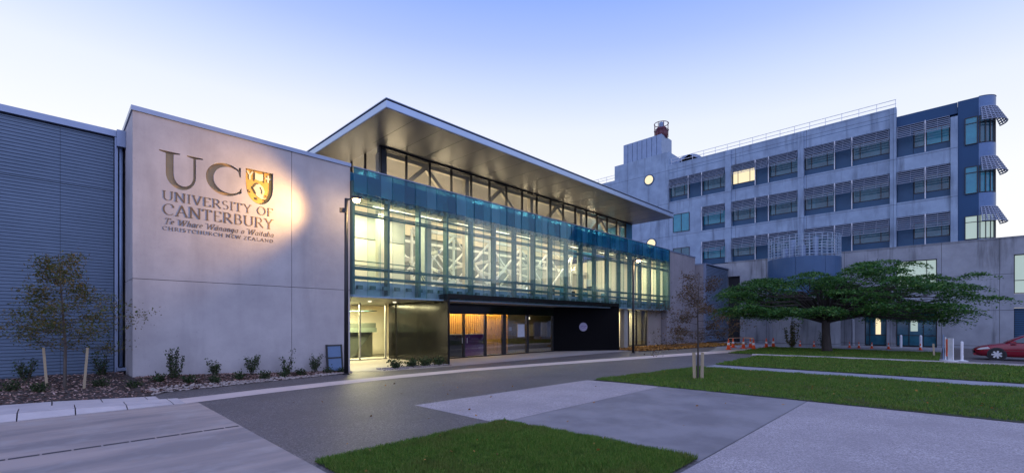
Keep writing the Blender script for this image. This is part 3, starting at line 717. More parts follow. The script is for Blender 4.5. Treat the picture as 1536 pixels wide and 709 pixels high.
# steel: clerestory truss with V bracing, plus roof trusses across the hall
mb = MB()
for y_ in (20.0,):
    mb.bar((11.2, y_, 10.35), (34.8, y_, 10.35), .22); mb.bar((11.2, y_, 7.62), (34.8, y_, 7.62), .25)
    for k in range(4):
        xa = 13.9 + 5.6 * k
        mb.bar((xa, y_, 10.28), (xa - 2.8, y_, 7.7), .20); mb.bar((xa, y_, 10.28), (xa + 2.8, y_, 7.7), .20)
mb.build('truss', trusst, b)
for x in (11.2, 16.7, 22.3, 27.9, 33.5):
    MB().box(x - .14, x + .14, 19.86, 20.14, ZF, 10.3).build('column', trusst, b)
for (yy, xa, nb) in ((20.9, 13.7, 5), (24.4, 14.6, 5)):
    z0, z1 = 4.35, 7.15; stp = 2.9; mb = MB()
    for z in (z0, z1): mb.bar((xa, yy, z), (xa + nb * stp, yy, z), .16)
    for k in range(nb):
        x = xa + k * stp
        mb.bar((x, yy, z0), (x + stp, yy, z1), .11)
        mb.bar((x, yy + .17, z1), (x + stp, yy + .17, z0), .11)
    for k in range(nb + 1): mb.bar((xa + k * stp, yy + .09, z0), (xa + k * stp, yy + .09, z1), .11)
    mb.build('truss', trussm, b)
for x in (14.2, 18.4, 22.6):
    mb = MB(); mb.bar((x, 19.2, 5.75), (x + 1.0, 26.4, 5.75), .16); mb.bar((x, 19.2, 4.7), (x + 1.0, 26.4, 6.9), .12)
    mb.build('truss', trussm, b)
for k in (0, 1, 3, 6, 9, 10):                                    # strip lamps under the low ceiling and in the hall
    x = 10.2 + 2.5 * k
    MB().box(x, x + 1.3, 18.7, 18.82, ZC - .06, ZC - .01).build('ceiling_lamp', tubeglow, b)
for k in range(7):
    x = 12.6 + 3.2 * k
    MB().box(x, x + .9, 22.4, 22.5, 9.7, 9.76).build('ceiling_lamp', tubeglow, b)
MB().lathe([(.02, 0), (.20, .06), (.27, .22), (.20, .38), (.02, .44)], 14, (22.7, 20.4, ZF + .35)).build('globe_lamp', emit('globe', (1, .96, .86), 2.5), b, smooth=True)
# big oversailing roof
RX0, RX1, RY0, RY1, ZS = 9.24, 35.2, 15.96, 28.5, 10.53
MB().box(RX0, RX1, RY0, RY1, ZS, ZS + .03).build('soffit', soffit, b)
mb = MB()
for k in range(1, 19):
    x = RX0 + k * (RX1 - RX0) / 19; mb.box(x - .006, x + .006, RY0 + .02, 19.5, ZS - .004, ZS + .02)
mb.build('soffit_joints', dark, b)
MB().box(RX0 - .02, RX1 + .02, RY0 - .03, RY1, ZS + .034, ZS + .30).build('fascia', fascia, b)
MB().box(RX0 + .02, RX1 - .02, RY0 + .02, RY1, ZS + .304, ZS + .36).build('roof', roofdark, b)
MB().box(RX0 - .04, RX1 + .04, RY0 - .05, RY1, ZS + .364, ZS + .40).build('roof_edge', capmetal, b)
# clerestory
CX0, CX1, CY = 11.01, 34.9, 19.55
MB().box(CX0 + .02, CX1, CY - .01, CY + .01, 8.35, ZS - .004).build('clerestory_glass', cler_g, b)
MB().box(CX0 - .01, CX0 + .01, CY + .02, 26.6, 8.35, ZS - .004).build('clerestory_glass', cler_g, b)
for k in range(18):
    x = CX0 + k * 1.43
    if x < CX1: MB().box(x - .028, x + .028, CY - .06, CY + .08, 8.35, ZS - .006).build('clerestory_mullion', frame_dk, b)
for k in range(1, 5): MB().box(CX0 - .05, CX0 + .05, CY + k * 1.5, CY + k * 1.5 + .07, 8.35, ZS - .006).build('clerestory_mullion', frame_dk, b)
MB().box(CX0 - .08, CX1, CY - .075, CY + .03, ZS - .10, ZS - .008).build('clerestory_head', frame_dk, b)
MB().box(CX0 + .06, CX0 + .40, CY + .12, CY + .46, 8.3, ZS - .01).build('corner_column', roofdark, b)
MB().box(CX1 - .9, CX1 + .05, CY - .02, CY + .14, 8.35, ZS - .012).build('clerestory_end', teal, b)
MB().box(CX1 + .06, CX1 + .12, CY, 26.6, 8.3, ZS - .01).build('clerestory_end', teal, b)
# back wall and ceiling seen through the clerestory
MB().box(CX0 + .1, CX1 - .1, 26.45, 26.59, 8.0, ZS - .02).build('upper_back_wall', walltan, b)
# ground floor: stair lobby, portal, far rooms
MB().box(8.64, 37.7, 26.2, 26.4, 0, 3.08).build('ground_back_wall', wallwarm, b)
MB().box(8.7, 13.2, 22.9, 26.1, -.02, .02).build('lobby_floor', floorint, b)
for x in (10.0, 11.42, 12.95): MB().box(x - .04, x + .04, 22.42, 22.5, .02, 3.07).build('lobby_mullion', frame_al, b)
MB().box(8.7, 13.0, 22.45, 22.47, .03, 3.07).build('lobby_glass', clearg, b)
MB().box(8.7, 13.0, 22.42, 22.5, .003, .06).build('lobby_sill', frame_al, b)
MB().prism([(9.9, .05), (11.7, .05), (13.1, 1.75), (13.1, 2.0), (11.2, 2.0), (11.2, 1.6)], 23.8, 24.0, 'XZ').build('stair_stringer', surf('stair_dark', (.05, .06, .05), rough=.5), b)
MB().box(9.0, 13.1, 24.2, 24.4, .03, 1.45).build('stair_wall', surf('stair_green', (.20, .21, .15), rough=.6), b)
MB().box(9.0, 13.1, 23.7, 24.6, 1.47, 1.72).build('stair_landing', surf('landing_edge', (.10, .13, .11), rough=.5), b)
mb = MB().tube([(10.6, 23.7, 2.1), (11.5, 23.7, 2.65), (13.1, 23.7, 2.7)], .025, 8); mb.build('handrail', mull, b, smooth=True)
for x in (9.6, 11.0, 12.4):
    MB().lathe([(.09, 0), (.09, .02)], 14, (x, 20.6, 3.055)).build('downlight', tubeglow, b)
# black portal
pt = MB()
MB().box(13.28, 13.40, 17.25, 22.7, 0.0, 3.40).build('portal_side', blackmet, b)
MB().box(13.41, 29.0, 17.25, 20.0, 3.20, 3.42).build('portal_roof', blackmet, b)
MB().prism([(24.5, 19.9), (28.86, 17.25), (29.02, 17.25), (29.02, 19.95), (24.55, 19.95)], .0, 3.195, 'XY').build('portal_splay', blackmatt, b)
DY = 19.8
MB().box(13.42, 24.5, DY - .02, DY + .08, 2.50, 3.19).build('transom', blackglass, b)
for x, w in ((13.50, .10), (14.8, .12), (16.38, .12), (18.05, .12), (19.62, .26), (21.78, .20), (24.40, .10)):
    MB().box(x - w / 2, x + w / 2, DY - .06, DY + .10, .01, 2.495).build('door_frame', frame_dk, b)
for (xa, xb) in ((13.56, 14.73), (14.87, 16.31), (16.45, 17.98), (18.12, 19.48), (19.76, 21.67), (21.89, 24.34)):
    MB().box(xa, xb, DY, DY + .015, .08, 2.48).build('door_glass', doorg, b)
    MB().box(xa, xb, DY - .02, DY + .05, .012, .075).build('threshold', frame_dk, b)
for x in (16.2, 16.56): MB().tube([(x, DY - .09, .85), (x, DY - .09, 1.15)], .018, 8).build('door_handle', alloy, b)
mb = MB()
for k in range(46):
    x = 13.6 + k * .165; mb.box(x, x + .11, 20.95, 21.0, .05, 2.95)
mb.build('timber_screen', timber, b)
MB().box(13.45, 21.2, 21.02, 21.1, 0, 3.0).build('timber_backing', timber, b)
MB().box(13.5, 17.05, 20.62, 20.70, .02, 1.30).build('counter_front', frame_dk, b)
MB().box(17.1, 18.8, 20.62, 20.70, .02, 1.30).build('counter_front', purple, b)
MB().box(13.5, 18.85, 20.55, 20.85, 1.305, 1.35).build('counter_top', frame_al, b)
MB().box(21.3, 28.5, 23.0, 23.1, 0, 3.0).build('lobby_wall', surf('lobby_brown', (.20, .15, .09), (.13, .10, .06), rough=.6, scale=3), b)
MB().box(13.3, 28.5, 20.0, 26.1, -.02, .008).build('lobby_floor', floorint, b)
MB().box(20.85, 21.5, DY - .012, DY - .004, 1.1, 1.92).build('poster', paper, b)
MB().box(20.1, 20.35, DY + .03, DY + .04, 1.5, 1.75).build('poster', paper, b)
MB().box(25.4, 26.0, 22.9, 22.98, 1.0, 1.9).build('poster', paper2, b)
MB().box(26.9, 27.6, 22.9, 22.98, .95, 2.05).build('poster', paper2, b)
MB().box(23.2, 23.6, 21.2, 21.26, 2.25, 2.42).build('exit_box', tubeglow, b)
# round emblem on the splayed wall
d = Vector((28.86 - 24.5, 17.25 - 19.9, 0)).normalized(); nrm = Vector((d.y, -d.x, 0)); c0 = Vector((24.5, 19.9, 1.72)) + d * 2.35
Mx = Matrix(((d.x, 0, nrm.x, c0.x), (d.y, 0, nrm.y, c0.y), (0, 1, 0, c0.z), (0, 0, 0, 1)))
if nrm.y > 0: raise Exception('emblem faces inward')
em = MB(Mx).lathe([(.31, .002), (.31, .016)], 32).build('round_emblem', lilac, b)
mb = MB(Mx)
for (x, w, z, h) in ((-.20, .10, .0, .045), (-.07, .07, .02, .06), (.04, .09, -.01, .045), (.16, .09, .015, .05), (-.12, .2, -.09, .02), (.06, .15, -.09, .02)):
    mb.box(x, x + w, z, z + h, .0165, .021)
mb.build('emblem_mark', purple, em)
for (x, z) in ((.25, 1.55), (.9, 1.35)):
    pass
# far end: pier, window and wall below the glass
MB().box(29.1, 29.9, 18.0, 26.2, 0, 3.07).build('wall', under_conc, b)
MB().box(30.85, 31.35, 17.9, 18.25, 0, 3.07).build('pier', frame_al, b)
w = MB()
for (xa, xb, za, zb) in ((32.4, 32.5, 0.1, 3.05), (33.7, 33.8, .1, 3.05), (35.35, 35.45, .1, 3.05), (32.51, 33.69, .1, .2), (33.81, 35.34, .1, .2)): w.box(xa, xb, 18.4, 18.52, za, zb)
w = w.build('window', frame_dk, b)
MB().box(32.51, 35.34, 18.45, 18.46, .21, 3.04).build('pane', clearg, w)
MB().box(31.5, 37.5, 20.0, 20.1, 0, 3.05).build('blind', wallwarm, b)
MB().box(35.5, X1, 18.3, 18.6, 0, 3.07).build('wall', under_conc, b)
MB().box(31.4, 32.35, 18.42, 18.6, 0, 3.07).build('wall', under_conc, b)
# lamps that light the hall, plus added fill for trusses and roof space
warm = (1.0, .88, .66); warm2 = (1, .80, .42)
for k in range(6):
    area('hall_light', (13 + 4.2 * k, 23.2, 10.3), (2.5, 1.0), 270, warm, parent=b)
    area('hall_light', (11.5 + 4.6 * k, 18.7, ZC - .09), (2.0, .3), 75, (1, .90, .70), rot=(R(48), 0, 0), parent=b)
for k in range(5):
    area('truss_fill', (13.9 + 4.6 * k, 19.68, 8.5), (3.6, .1), 26, (1, .86, .60), rot=(R(118), 0, 0), parent=b)  # added fill light on the truss fronts, no fitting modelled
for k in range(6):
    area('roof_fill', (13.2 + 4.0 * k, 22.6, 8.3), (2.0, .4), 130, (1, .80, .50), rot=(R(180), 0, 0), parent=b)  # added upward fill that brightens the clerestory and soffit, no fitting
area('roof_fill', (12.0, 24.5, 8.4), (1.2, 3.0), 90, (1, .82, .56), rot=(R(180), 0, 0), parent=b)  # same added fill for the dim left end of the clerestory
area('landing_light', (10.8, 19.6, ZC - .05), (2.5, .6), 240, (1, .88, .54), parent=b)
area('far_room_light', (35.4, 19.6, ZC - .05), (2.5, .6), 230, (1, .87, .54), parent=b)
area('mid_room_light', (28.5, 21, ZC - .3), (5, .5), 130, (1, .88, .58), parent=b)
area('lobby_light', (11.0, 23.3, 3.0), (3, .5), 1100, (1, .86, .46), parent=b)
for x in (9.6, 11.0, 12.4): spot('downlight_beam', (x, 20.6, 3.03), (x, 20.6, 0), 90, (1, .82, .5), 100, .7, parent=b)
area('timber_light', (17.3, 20.45, 3.05), (7.2, .15), 400, (1, .68, .22), rot=(R(25), 0, 0), parent=b)
area('door_light', (24.5, 21.6, 3.0), (3, .3), 28, (1, .80, .5), parent=b)
for x in (14.5, 18.5, 22.5): spot('portal_beam', (x, 18.9, 3.15), (x, 18.9, 0), 14, (1, .85, .6), 95, .8, parent=b)
area('far_window_light', (34.2, 19.3, 3.0), (3, .4), 170, (1, .84, .46), parent=b)

# ------------------------------------------------------------------ grey side wing with louvred end
b = thing('grey_wing', 'plain grey concrete side wing with a louvred end, behind the leafless bed', 'building', (41, YF, 0), world=True)
b['label'] = 'plain grey side wing with louvred end between glass hall and office tower'
MB().box(37.97, 44.2, YF, 27, -.1, 8.4).build('wall', annex_conc, b)
MB().box(37.96, 44.25, YF - .04, 27.1, 8.404, 8.5).build('parapet_cap', capmetal, b)
MB().box(44.21, 50.6, 17.0, 27, -.1, 7.7).build('wall', annex_conc, b)
mb = MB()
for k in range(52):
    z = .25 + k * .143
    mb.prism([(16.90, z + .06), (16.80, z - .05), (16.785, z - .03), (16.885, z + .075)], 44.3, 50.45, 'YZ')
mb.build('louvre_screen', surf('louvre_blue', (.24, .33, .48), rough=.45, metal=.2), b)
MB().box(44.2, 44.29, 16.75, 16.99, -.1, 7.72).build('louvre_frame', capmetal, b)
MB().box(44.2, 50.6, 16.7, 27, 7.704, 7.8).build('parapet_cap', capmetal, b)

# ------------------------------------------------------------------ office tower
XT = 50.7
b = thing('office_tower', 'five storey concrete office block with sunscreened window bands and curved blue corner', 'building', (XT, 10, 0), world=True)
MB().box(XT + .55, XT + 14, -1.75, 38, 0, 19.5).build('wall', towerpanel, b)
# base storeys with openings
def yz(parts, x0, x1, mat, name='wall'):
    mb = MB()
    for (ya, yb, za, zb) in parts: mb.box(x0, x1, ya, yb, za, zb)
    return mb.build(name, mat, b)
ZB = 8.40
yz([(16.86, 38, -.2, ZB), (15.62, 16.855, 6.95, ZB), (5.25, 15.615, -.2, ZB), (3.75, 5.245, 3.3, ZB), (3.12, 3.745, -.2, ZB), (.58, 3.115, 3.3, 5.0), (.58, 3.115, 7.25, ZB), (-3.62, .575, -.2, ZB),
    (-7.5, -3.625, 7.15, ZB), (-7.5, -3.625, 3.15, 4.2), (-40, -7.505, -.2, ZB)], XT - .25, XT + .5, base_conc, 'base_wall')
MB().box(XT - .29, XT + .52, -40, 16.8, ZB + .004, ZB + .12).build('base_coping', base_conc, b)
MB().box(XT + .1, XT + .2, 15.6, 16.9, 0, 6.95).build('tall_door', dark, b)
def window(ya, yb, za, zb, xg, pane, splits=(), fr=frame_dk, mid=None, t=.05, d=.08):
    """framed window in the plane X = xg; ya > yb as the photo reads left to right"""
    ya, yb = max(ya, yb), min(ya, yb); mb = MB()
    mb.box(xg - d, xg, yb, yb + t, za, zb); mb.box(xg - d, xg, ya - t, ya, za, zb)
    mb.box(xg - d, xg, yb + t, ya - t, za, za + t); mb.box(xg - d, xg, yb + t, ya - t, zb - t, zb)
    for s in splits: mb.box(xg - d + .004, xg - .004, s - t / 2, s + t / 2, za + t, zb - t)
    if mid: mb.box(xg - d + .006, xg - .006, yb + t, ya - t, mid - t / 2, mid + t / 2)
    w = mb.build('window', fr, b)
    MB().box(xg - .03, xg - .012, yb + t, ya - t, za + t, zb - t).build('pane', pane, w)
    return w
window(5.24, 3.76, .06, 3.28, XT, towerglass, (4.9,), mid=.95)
MB().box(XT - .045, XT - .035, 4.15, 4.5, 1.0, 2.4).build('lit_panel', litwarm, b)
window(3.11, .59, .06, 3.28, XT, towerglass, (2.3, 1.4), mid=.95)
MB().box(XT - .045, XT - .035, 1.75, 2.2, 1.3, 2.3).build('lit_panel', litpale, b)
window(3.11, .59, 5.02, 7.23, XT, litpale, (1.2,))
window(-3.63, -7.4, 4.22, 7.13, XT, litpale, (-5.0,), mid=5.2)
MB().box(XT, XT + .1, -7.5, -3.62, -.1, 3.12).build('garage_opening', dark, b)
mb = MB()
for k in range(22): mb.box(XT - .04, XT - .005, -7.45, -3.66, .05 + k * .14, .05 + k * .14 + .10)
mb.build('garage_shutter', towerpanel, b)
MB().tube([(XT - 1.3, 5.95, 0), (XT - 1.3, 5.95, 3.4)], .12, 10).build('canopy_post', base_conc, b)
MB().box(XT - 1.6, XT - .26, .3, 6.3, 3.41, 3.6).build('door_canopy', base_conc, b)
# frame of columns and floor bands
for (ya, yb, zt_) in ((17.17, 16.56, 20.45), (10.42, 9.92, 20.45), (3.55, 3.11, 20.45), (-.21, -.63, 18.6)):
    MB().box(XT - .10, XT + .5, yb, ya, ZB + .13, zt_).build('column', tower_conc, b)
rows = [(16.22, 18.86), (12.32, 14.96), (8.53, 11.06)]
for i, (za, zb) in enumerate(rows):
    lo = zb; hi = (rows[i - 1][0] if i else 20.45)
    for (ya, yb) in ((23.5, 17.175), (16.555, 10.425), (9.915, 3.555)):
        if i == 0 and ya > 20: pass
        MB().box(XT, XT + .5, yb, ya, lo, hi).build('floor_band', tower_conc, b)
    if i: MB().box(XT, XT + .5, -.205, 3.105, lo, hi).build('floor_band', tower_conc, b)
MB().box(XT - .02, XT + .6, 3.12, 23.5, 20.454, 20.58).build('parapet', tower_conc, b)
MB().box(XT - .004, XT + .5, 3.3, 23.5, 19.604, 19.64).build('parapet_line', towerpanel, b)
# blank concrete left of rows two and three
MB().box(XT, XT + .5, 19.68, 23.5, 8.5, 11.055).build('wall', tower_conc, b)
MB().box(XT, XT + .5, 19.68, 23.5, 12.325, 14.955).build('wall', tower_conc, b)
# bays: list of (start, end, kind)
bays = {0: [(23.5, 21.2, 'w'), (21.2, 19.68, 'p'), (19.68, 17.18, 'w')], 1: [(16.55, 14.21, 'w'), (14.21, 12.98, 'p'), (12.98, 10.43, 'w')],
        2: [(9.91, 7.48, 'w'), (7.48, 6.19, 'p'), (6.19, 3.56, 'w')], 3: [(3.10, 1.29, 'q'), (1.29, -.20, 'r')]}
def sunscreen(ya, yb, ztop, zbot):
    mb = MB(); x1, x0 = XT + .05, XT - .62; n = 6
    for k in range(n + 1):
        u = k / n; x = x1 + (x0 - x1) * u; z = ztop + (zbot - ztop) * u
        mb.add([(x, yb + .04, z), (x, ya - .04, z), (x - .085, ya - .04, z - .055), (x - .085, yb + .04, z - .055), (x, yb + .04, z - .02), (x, ya - .04, z - .02), (x - .085, ya - .04, z - .075), (x - .085, yb + .04, z - .075)],
               [(0, 1, 2, 3), (7, 6, 5, 4), (0, 4, 5, 1), (3, 2, 6, 7), (1, 5, 6, 2), (0, 3, 7, 4)])
    m_ = max(2, int((ya - yb) / .8))
    for k in range(m_ + 1):
        y_ = yb + .06 + (ya - yb - .12) * k / m_
        mb.bar((x1, y_, ztop - .06), (x0, y_, zbot - .06), .025, .04)
    mb.build('sunscreen', screenm, b)
for i, (za, zb) in enumerate(rows):
    zs = zb - 1.14
    for bi, segs in bays.items():
        for (ya, yb, kd) in segs:
            if bi == 0 and i > 0 and ya > 19.7: continue
            sunscreen(ya, yb, zb - .03, zs)
            wz = za + .62; xg = XT + .42
            L = ya - yb
            if kd in 'wr' or kd == 'q':
                sp = {'w': (ya - .55, yb + .62), 'q': (), 'r': (yb + .5,)}[kd]
                a_, b_ = (ya, yb) if kd != 'q' else (yb + .75, yb)
                pane = towerglass
                key = (i, bi, kd, round(ya))
                if key == (0, 1, 'w', 17): pane = litwarm
                if key in ((1, 0, 'w', 20), (2, 0, 'w', 20), (0, 3, 'r', 1)): pane = cyanglass
                MB().box(xg - .02, XT + .54, b_ + .01, a_ - .01, za + .01, wz - .005).build('window_panel', towerpanel, b)
                window(a_ - .03, b_ + .03, wz, zb - .6, xg + .02, pane, sp)
                if kd == 'q': MB().box(xg - .02, XT + .54, yb + .77, ya - .02, za + .01, zb - .4).build('window_panel', towerpanel, b)
            else:
                MB().box(xg - .05, XT + .54, yb + .02, ya - .02, za + .01, zb - .4).build('window_panel', towerpanel, b)
    for bi, ys in ((0, (21.2, 19.68)), (1, (14.21, 12.98)), (2, (7.48, 6.19)), (3, (1.29,))):
        for y_ in ys:
            if bi == 0 and i > 0 and y_ > 20: continue
            MB().box(XT - .06, XT - .002, y_ - .035, y_ + .035, za + .02, zb).build('fin', whitemet, b)
# stair core
MB().box(XT - .02, XT + 7, 23.52, 30.8, 8.45, 22.2).build('core_wall', tower_conc, b)
MB().box(XT, XT + 7, 30.82, 38, 8.45, 20.4).build('core_wall', tower_conc, b)
for (yc, zc, pm) in ((26.0, 19.4, litwarm), (25.7, 11.6, litwarm)):
    rm = MB().lathe([(.66, 0), (.66, .06), (.54, .06), (.54, 0)], 28, (XT - .09, yc, zc), 'X').build('porthole', towerpanel, b, smooth=False)
    MB().lathe([(.53, 0), (.53, .01)], 28, (XT - .102, yc, zc), 'X').build('pane', pm, rm)
window(22.98, 21.05, 12.55, 14.65, XT - .003, cyanglass, (22.0,))
window(22.98, 21.05, 8.6, 10.7, XT - .003, towerglass, (22.0,))
mb = MB()
yk = 25.0
while yk < 30.2: mb.box(XT + 1.2, XT + 4, yk, yk + .60, 22.2, 25.1); yk += .66
mb.build('plant_room', steel_blue, b)
MB().box(XT + 1.25, XT + 3.95, 25.05, 30.2, 22.2, 25.0).build('plant_room_core', towerpanel, b)
MB().lathe([(.75, 0), (.75, 1.0), (.62, 1.05), (.62, 1.3)], 18, (XT + 2.4, 25.6, 25.0)).build('flue', redmet, b, smooth=True)
mb = MB()
for k in range(8):
    a = 2 * math.pi * k / 8; mb.bar((XT + 2.4 + .85 * math.cos(a), 25.6 + .85 * math.sin(a), 25.2), (XT + 2.4 + .85 * math.cos(a), 25.6 + .85 * math.sin(a), 26.9), .06)
for z in (26.0, 26.85):
    mb.tube([(XT + 2.4 + .86 * math.cos(2 * math.pi * k / 20), 25.6 + .86 * math.sin(2 * math.pi * k / 20), z) for k in range(21)], .045, 6)
mb.build('flue_cage', redmet, b)
MB().lathe([(.3, 0), (.3, 1.0), (.1, 1.1)], 10, (XT + 2.4, 25.6, 26.0)).build('flue_pipe', steel_blue, b)
mb = MB().prism([(23.3, 20.6), (20.0, 20.6)] + [(21.65 + 1.65 * math.cos(R(a)), 20.6 + 1.0 * math.sin(R(a))) for a in range(10, 180, 12)], XT + .9, XT + 5, 'YZ')
mb.build('roof_vault', steel_blue, b)
# roof railing
mb = MB()
for k in range(17): mb.bar((XT + .3, 3.2 + k * 1.26, 20.58), (XT + .3, 3.2 + k * 1.26, 21.35), .035)
for z in (20.98, 21.35): mb.bar((XT + .3, 3.15, z), (XT + .3, 23.4, z), .04)
mb.build('roof_railing', whitemet, b)
mb = MB()
for k in range(6): mb.bar((XT + .3, 30.9 + k * 1.3, 20.4), (XT + .3, 30.9 + k * 1.3, 21.2), .035)
for z in (20.85, 21.2): mb.bar((XT + .3, 30.9, z), (XT + .3, 37.5, z), .04)
mb.build('roof_railing', whitemet, b)
# blue top band and curved corner
MB().box(XT + .12, XT + .5, -.62, 3.10, 18.865, 19.75).build('blue_cladding', towerblue, b)
MB().box(XT + .02, XT + .5, -1.8, -.635, 8.53, 19.75).build('blue_cladding', towerblue, b)
def corner(r, z0, z1, name, mat, a0=180, a1=270, n=14, cx=XT + 1.0, cy=-1.8):
    poly = [(cx + r * math.cos(R(a0 + (a1 - a0) * k / n)), cy + r * math.sin(R(a0 + (a1 - a0) * k / n))) for k in range(n + 1)] + [(cx + .2, cy + .0)]
    return MB().prism(poly, z0, z1, 'XY').build(name, mat, b)
zc0 = 8.53
for (za, zb) in ((8.6, 10.45), (12.2, 14.35), (16.1, 18.25)):
    corner(.98, zc0, za - .005, 'curved_cladding', curvemet); zc0 = zb + .005
    g = corner(.89, za, zb, 'corner_glass', litpale if za < 9 else (cyanglass if za < 13 else towerglass))
    mb = MB()
    for k in range(5):
        a = R(184 + k * 20); mb.box(XT + 1.0 + .93 * math.cos(a) - .03, XT + 1.0 + .93 * math.cos(a) + .03, -1.8 + .93 * math.sin(a) - .03, -1.8 + .93 * math.sin(a) + .03, za, zb)
    for zz in (za + .05, zb - .5): mb.tube([(XT + 1.0 + .94 * math.cos(R(180 + 9 * k)), -1.8 + .94 * math.sin(R(180 + 9 * k)), zz) for k in range(11)], .035, 6)
    mb.build('corner_frame', frame_dk, b)
    window(-1.02, -1.74, za, zb, XT + .0, litpale if za < 9 else cyanglass, (), mid=zb - .5)
    # curved sunscreen of hoops
    mb = MB()
    for k in range(8):
        u = k / 7; rr = 1.06 + .52 * u; z = zb + .62 - 1.15 * u
        mb.tube([(XT + 1.0 + rr * math.cos(R(185 + 9.5 * j)), -1.8 + rr * math.sin(R(185 + 9.5 * j)), z) for j in range(14)], .05, 5)
    for j in range(13):
        a = R(187 + 10 * j)
        mb.bar((XT + 1.0 + 1.06 * math.cos(a), -1.8 + 1.06 * math.sin(a), zb + .62), (XT + 1.0 + 1.58 * math.cos(a), -1.8 + 1.58 * math.sin(a), zb - .55), .05)
    mb.build('curved_sunscreen', screenm, b)
corner(.98, zc0, 19.75, 'curved_cladding', curvemet)
corner(1.0, 19.754, 19.79, 'curved_coping', towerblue)
MB().box(XT + 1.0, XT + 14, -2.77, -2.0, 8.5, 19.75).build('side_wall', towerblue, b)

# round plant drum in front of the tower, with a white lattice cage on top
DC = (47.3, 9.3); DR = 2.8
b = thing('plant_drum', 'round blue grey plant drum topped by a white lattice cage, above the green tree', 'drum', (DC[0], DC[1], 0))
MB().lathe([(DR - .08, -.1), (DR - .08, 4.4)], 48).build('base_wall', base_conc, b, smooth=False)
mb = MB()
for k in range(8):
    poly = [((DR) * math.cos(R(45 * k + .25 + 44.5 * i / 8)), DR * math.sin(R(45 * k + .25 + 44.5 * i / 8))) for i in range(9)]
    inn = [(p[0] * .96, p[1] * .96) for p in poly[::-1]]
    for (z0, z1) in ((4.405, 6.0), (6.02, 7.70)): mb.prism(poly + inn, z0, z1)
mb.build('cladding', surf('slate_blue_cladding', (.045, .10, .20), (.038, .085, .175), rough=.4, spec=.3, scale=1), b)
MB().lathe([(DR - .2, 7.3), (DR - .2, 7.66)], 32).build('deck', towerpanel, b)
mb = MB()
for k in range(36):
    a = 2 * math.pi * k / 36; mb.bar((DR * .985 * math.cos(a), DR * .985 * math.sin(a), 7.702), (DR * .985 * math.cos(a), DR * .985 * math.sin(a), 9.65), .045)
for k in range(8):
    mb.tube([(DR * .985 * math.cos(2 * math.pi * i / 40), DR * .985 * math.sin(2 * math.pi * i / 40), 7.9 + k * .245) for i in range(41)], .026, 5)
mb.build('lattice_cage', lattice, b)
mb = MB()
for (x, y_, z1, r) in ((-1.2, .6, 9.4, .28), (-.9, -1.1, 9.5, .22), (.2, 1.5, 8.9, .3), (-1.5, -.2, 8.8, .3)): MB().tube([(x, y_, 7.66), (x, y_, z1)], r, 12).build('plant_duct', steel_blue, b)

# ------------------------------------------------------------------ lamp posts
def lamp_post(loc, h, rz, label, energy):
    t = thing('lamp_post', label, 'lamp post', loc, rz, 'lamp posts on the entrance front')
    MB().tube([(0, 0, -.05), (0, 0, h)], [.085, .065], 14).build('pole', frame_dk, t, smooth=True)
    MB().lathe([(.14, 0), (.14, .03), (.09, .05)], 14).build('base_plate', frame_dk, t)
    MB().bar((0, 0, h - .05), (.30, 0, h + .02), .06, .06).build('arm', frame_dk, t)
    hd = MB().prism([(.18, h), (.18, h + .10), (.58, h + .12), (.60, h + .06), (.55, h)], -.13, .13, 'XZ').build('lamp_head', frame_dk, t)
    MB().lathe([(.02, -.13), (.11, -.10), (.15, 0)], 14, (.38, 0, h - .004)).build('lamp_lens', lampglow, hd)
    point('lamp_light', (.38, 0, h - .2), energy, (1, .66, .30), .1, t)
    return t
p1 = lamp_post((7.98, 16.8, 0), 6.85, R(-25), 'black lamp post at the corner of the concrete block and glass hall', 70)
lamp_post((27.1, 15.05, 0), 6.2, R(-35), 'black lamp post beside the black portal, at the far end of the glass hall', 60)
fx = MB(Matrix.Translation((-.13, -.42, 6.28))).box(-.11, .09, -.07, .07, -.08, .08).build('spotlight', frame_dk, p1)
MB().bar((0, -.06, 6.28), (-.10, -.36, 6.28), .04).build('spotlight_arm', frame_dk, p1)
l = spot('sign_spot', (7.62, 16.4, 6.3), (3.7, 17.8, 6.45), 2200, (1, .58, .20), 92, 1.0, .3)

# ------------------------------------------------------------------ trees
def branch(mb, tips, p, d, L, r, depth, flat, bend=.25):
    pts = [p]; rad = [r]; n = 4; q = Vector(p); d = Vector(d).normalized()
    for i in range(n):
        d = (d + Vector((rng.gauss(0, bend), rng.gauss(0, bend), rng.gauss(0, bend) * (1 - flat) + .03))).normalized()
        if flat and d.z > .3: d.z *= (1 - flat * .5)
        q = q + d * (L / n); pts.append(tuple(q)); rad.append(r * (1 - .75 * (i + 1) / n))
        if depth > 0 and i >= 1:
            for s in range(2 if i < n - 1 else 3):
                a = rng.uniform(-1, 1); dd = (d + Vector((rng.gauss(0, .6), rng.gauss(0, .6), rng.gauss(0, .35) * (1 - flat)))).normalized()
                branch(mb, tips, tuple(q), dd, L * rng.uniform(.4, .65), rad[-1] * .7, depth - 1, flat, bend)
        if depth <= 1: tips.append(tuple(q))
    mb.tube(pts, rad, 5 if r < .04 else 8)

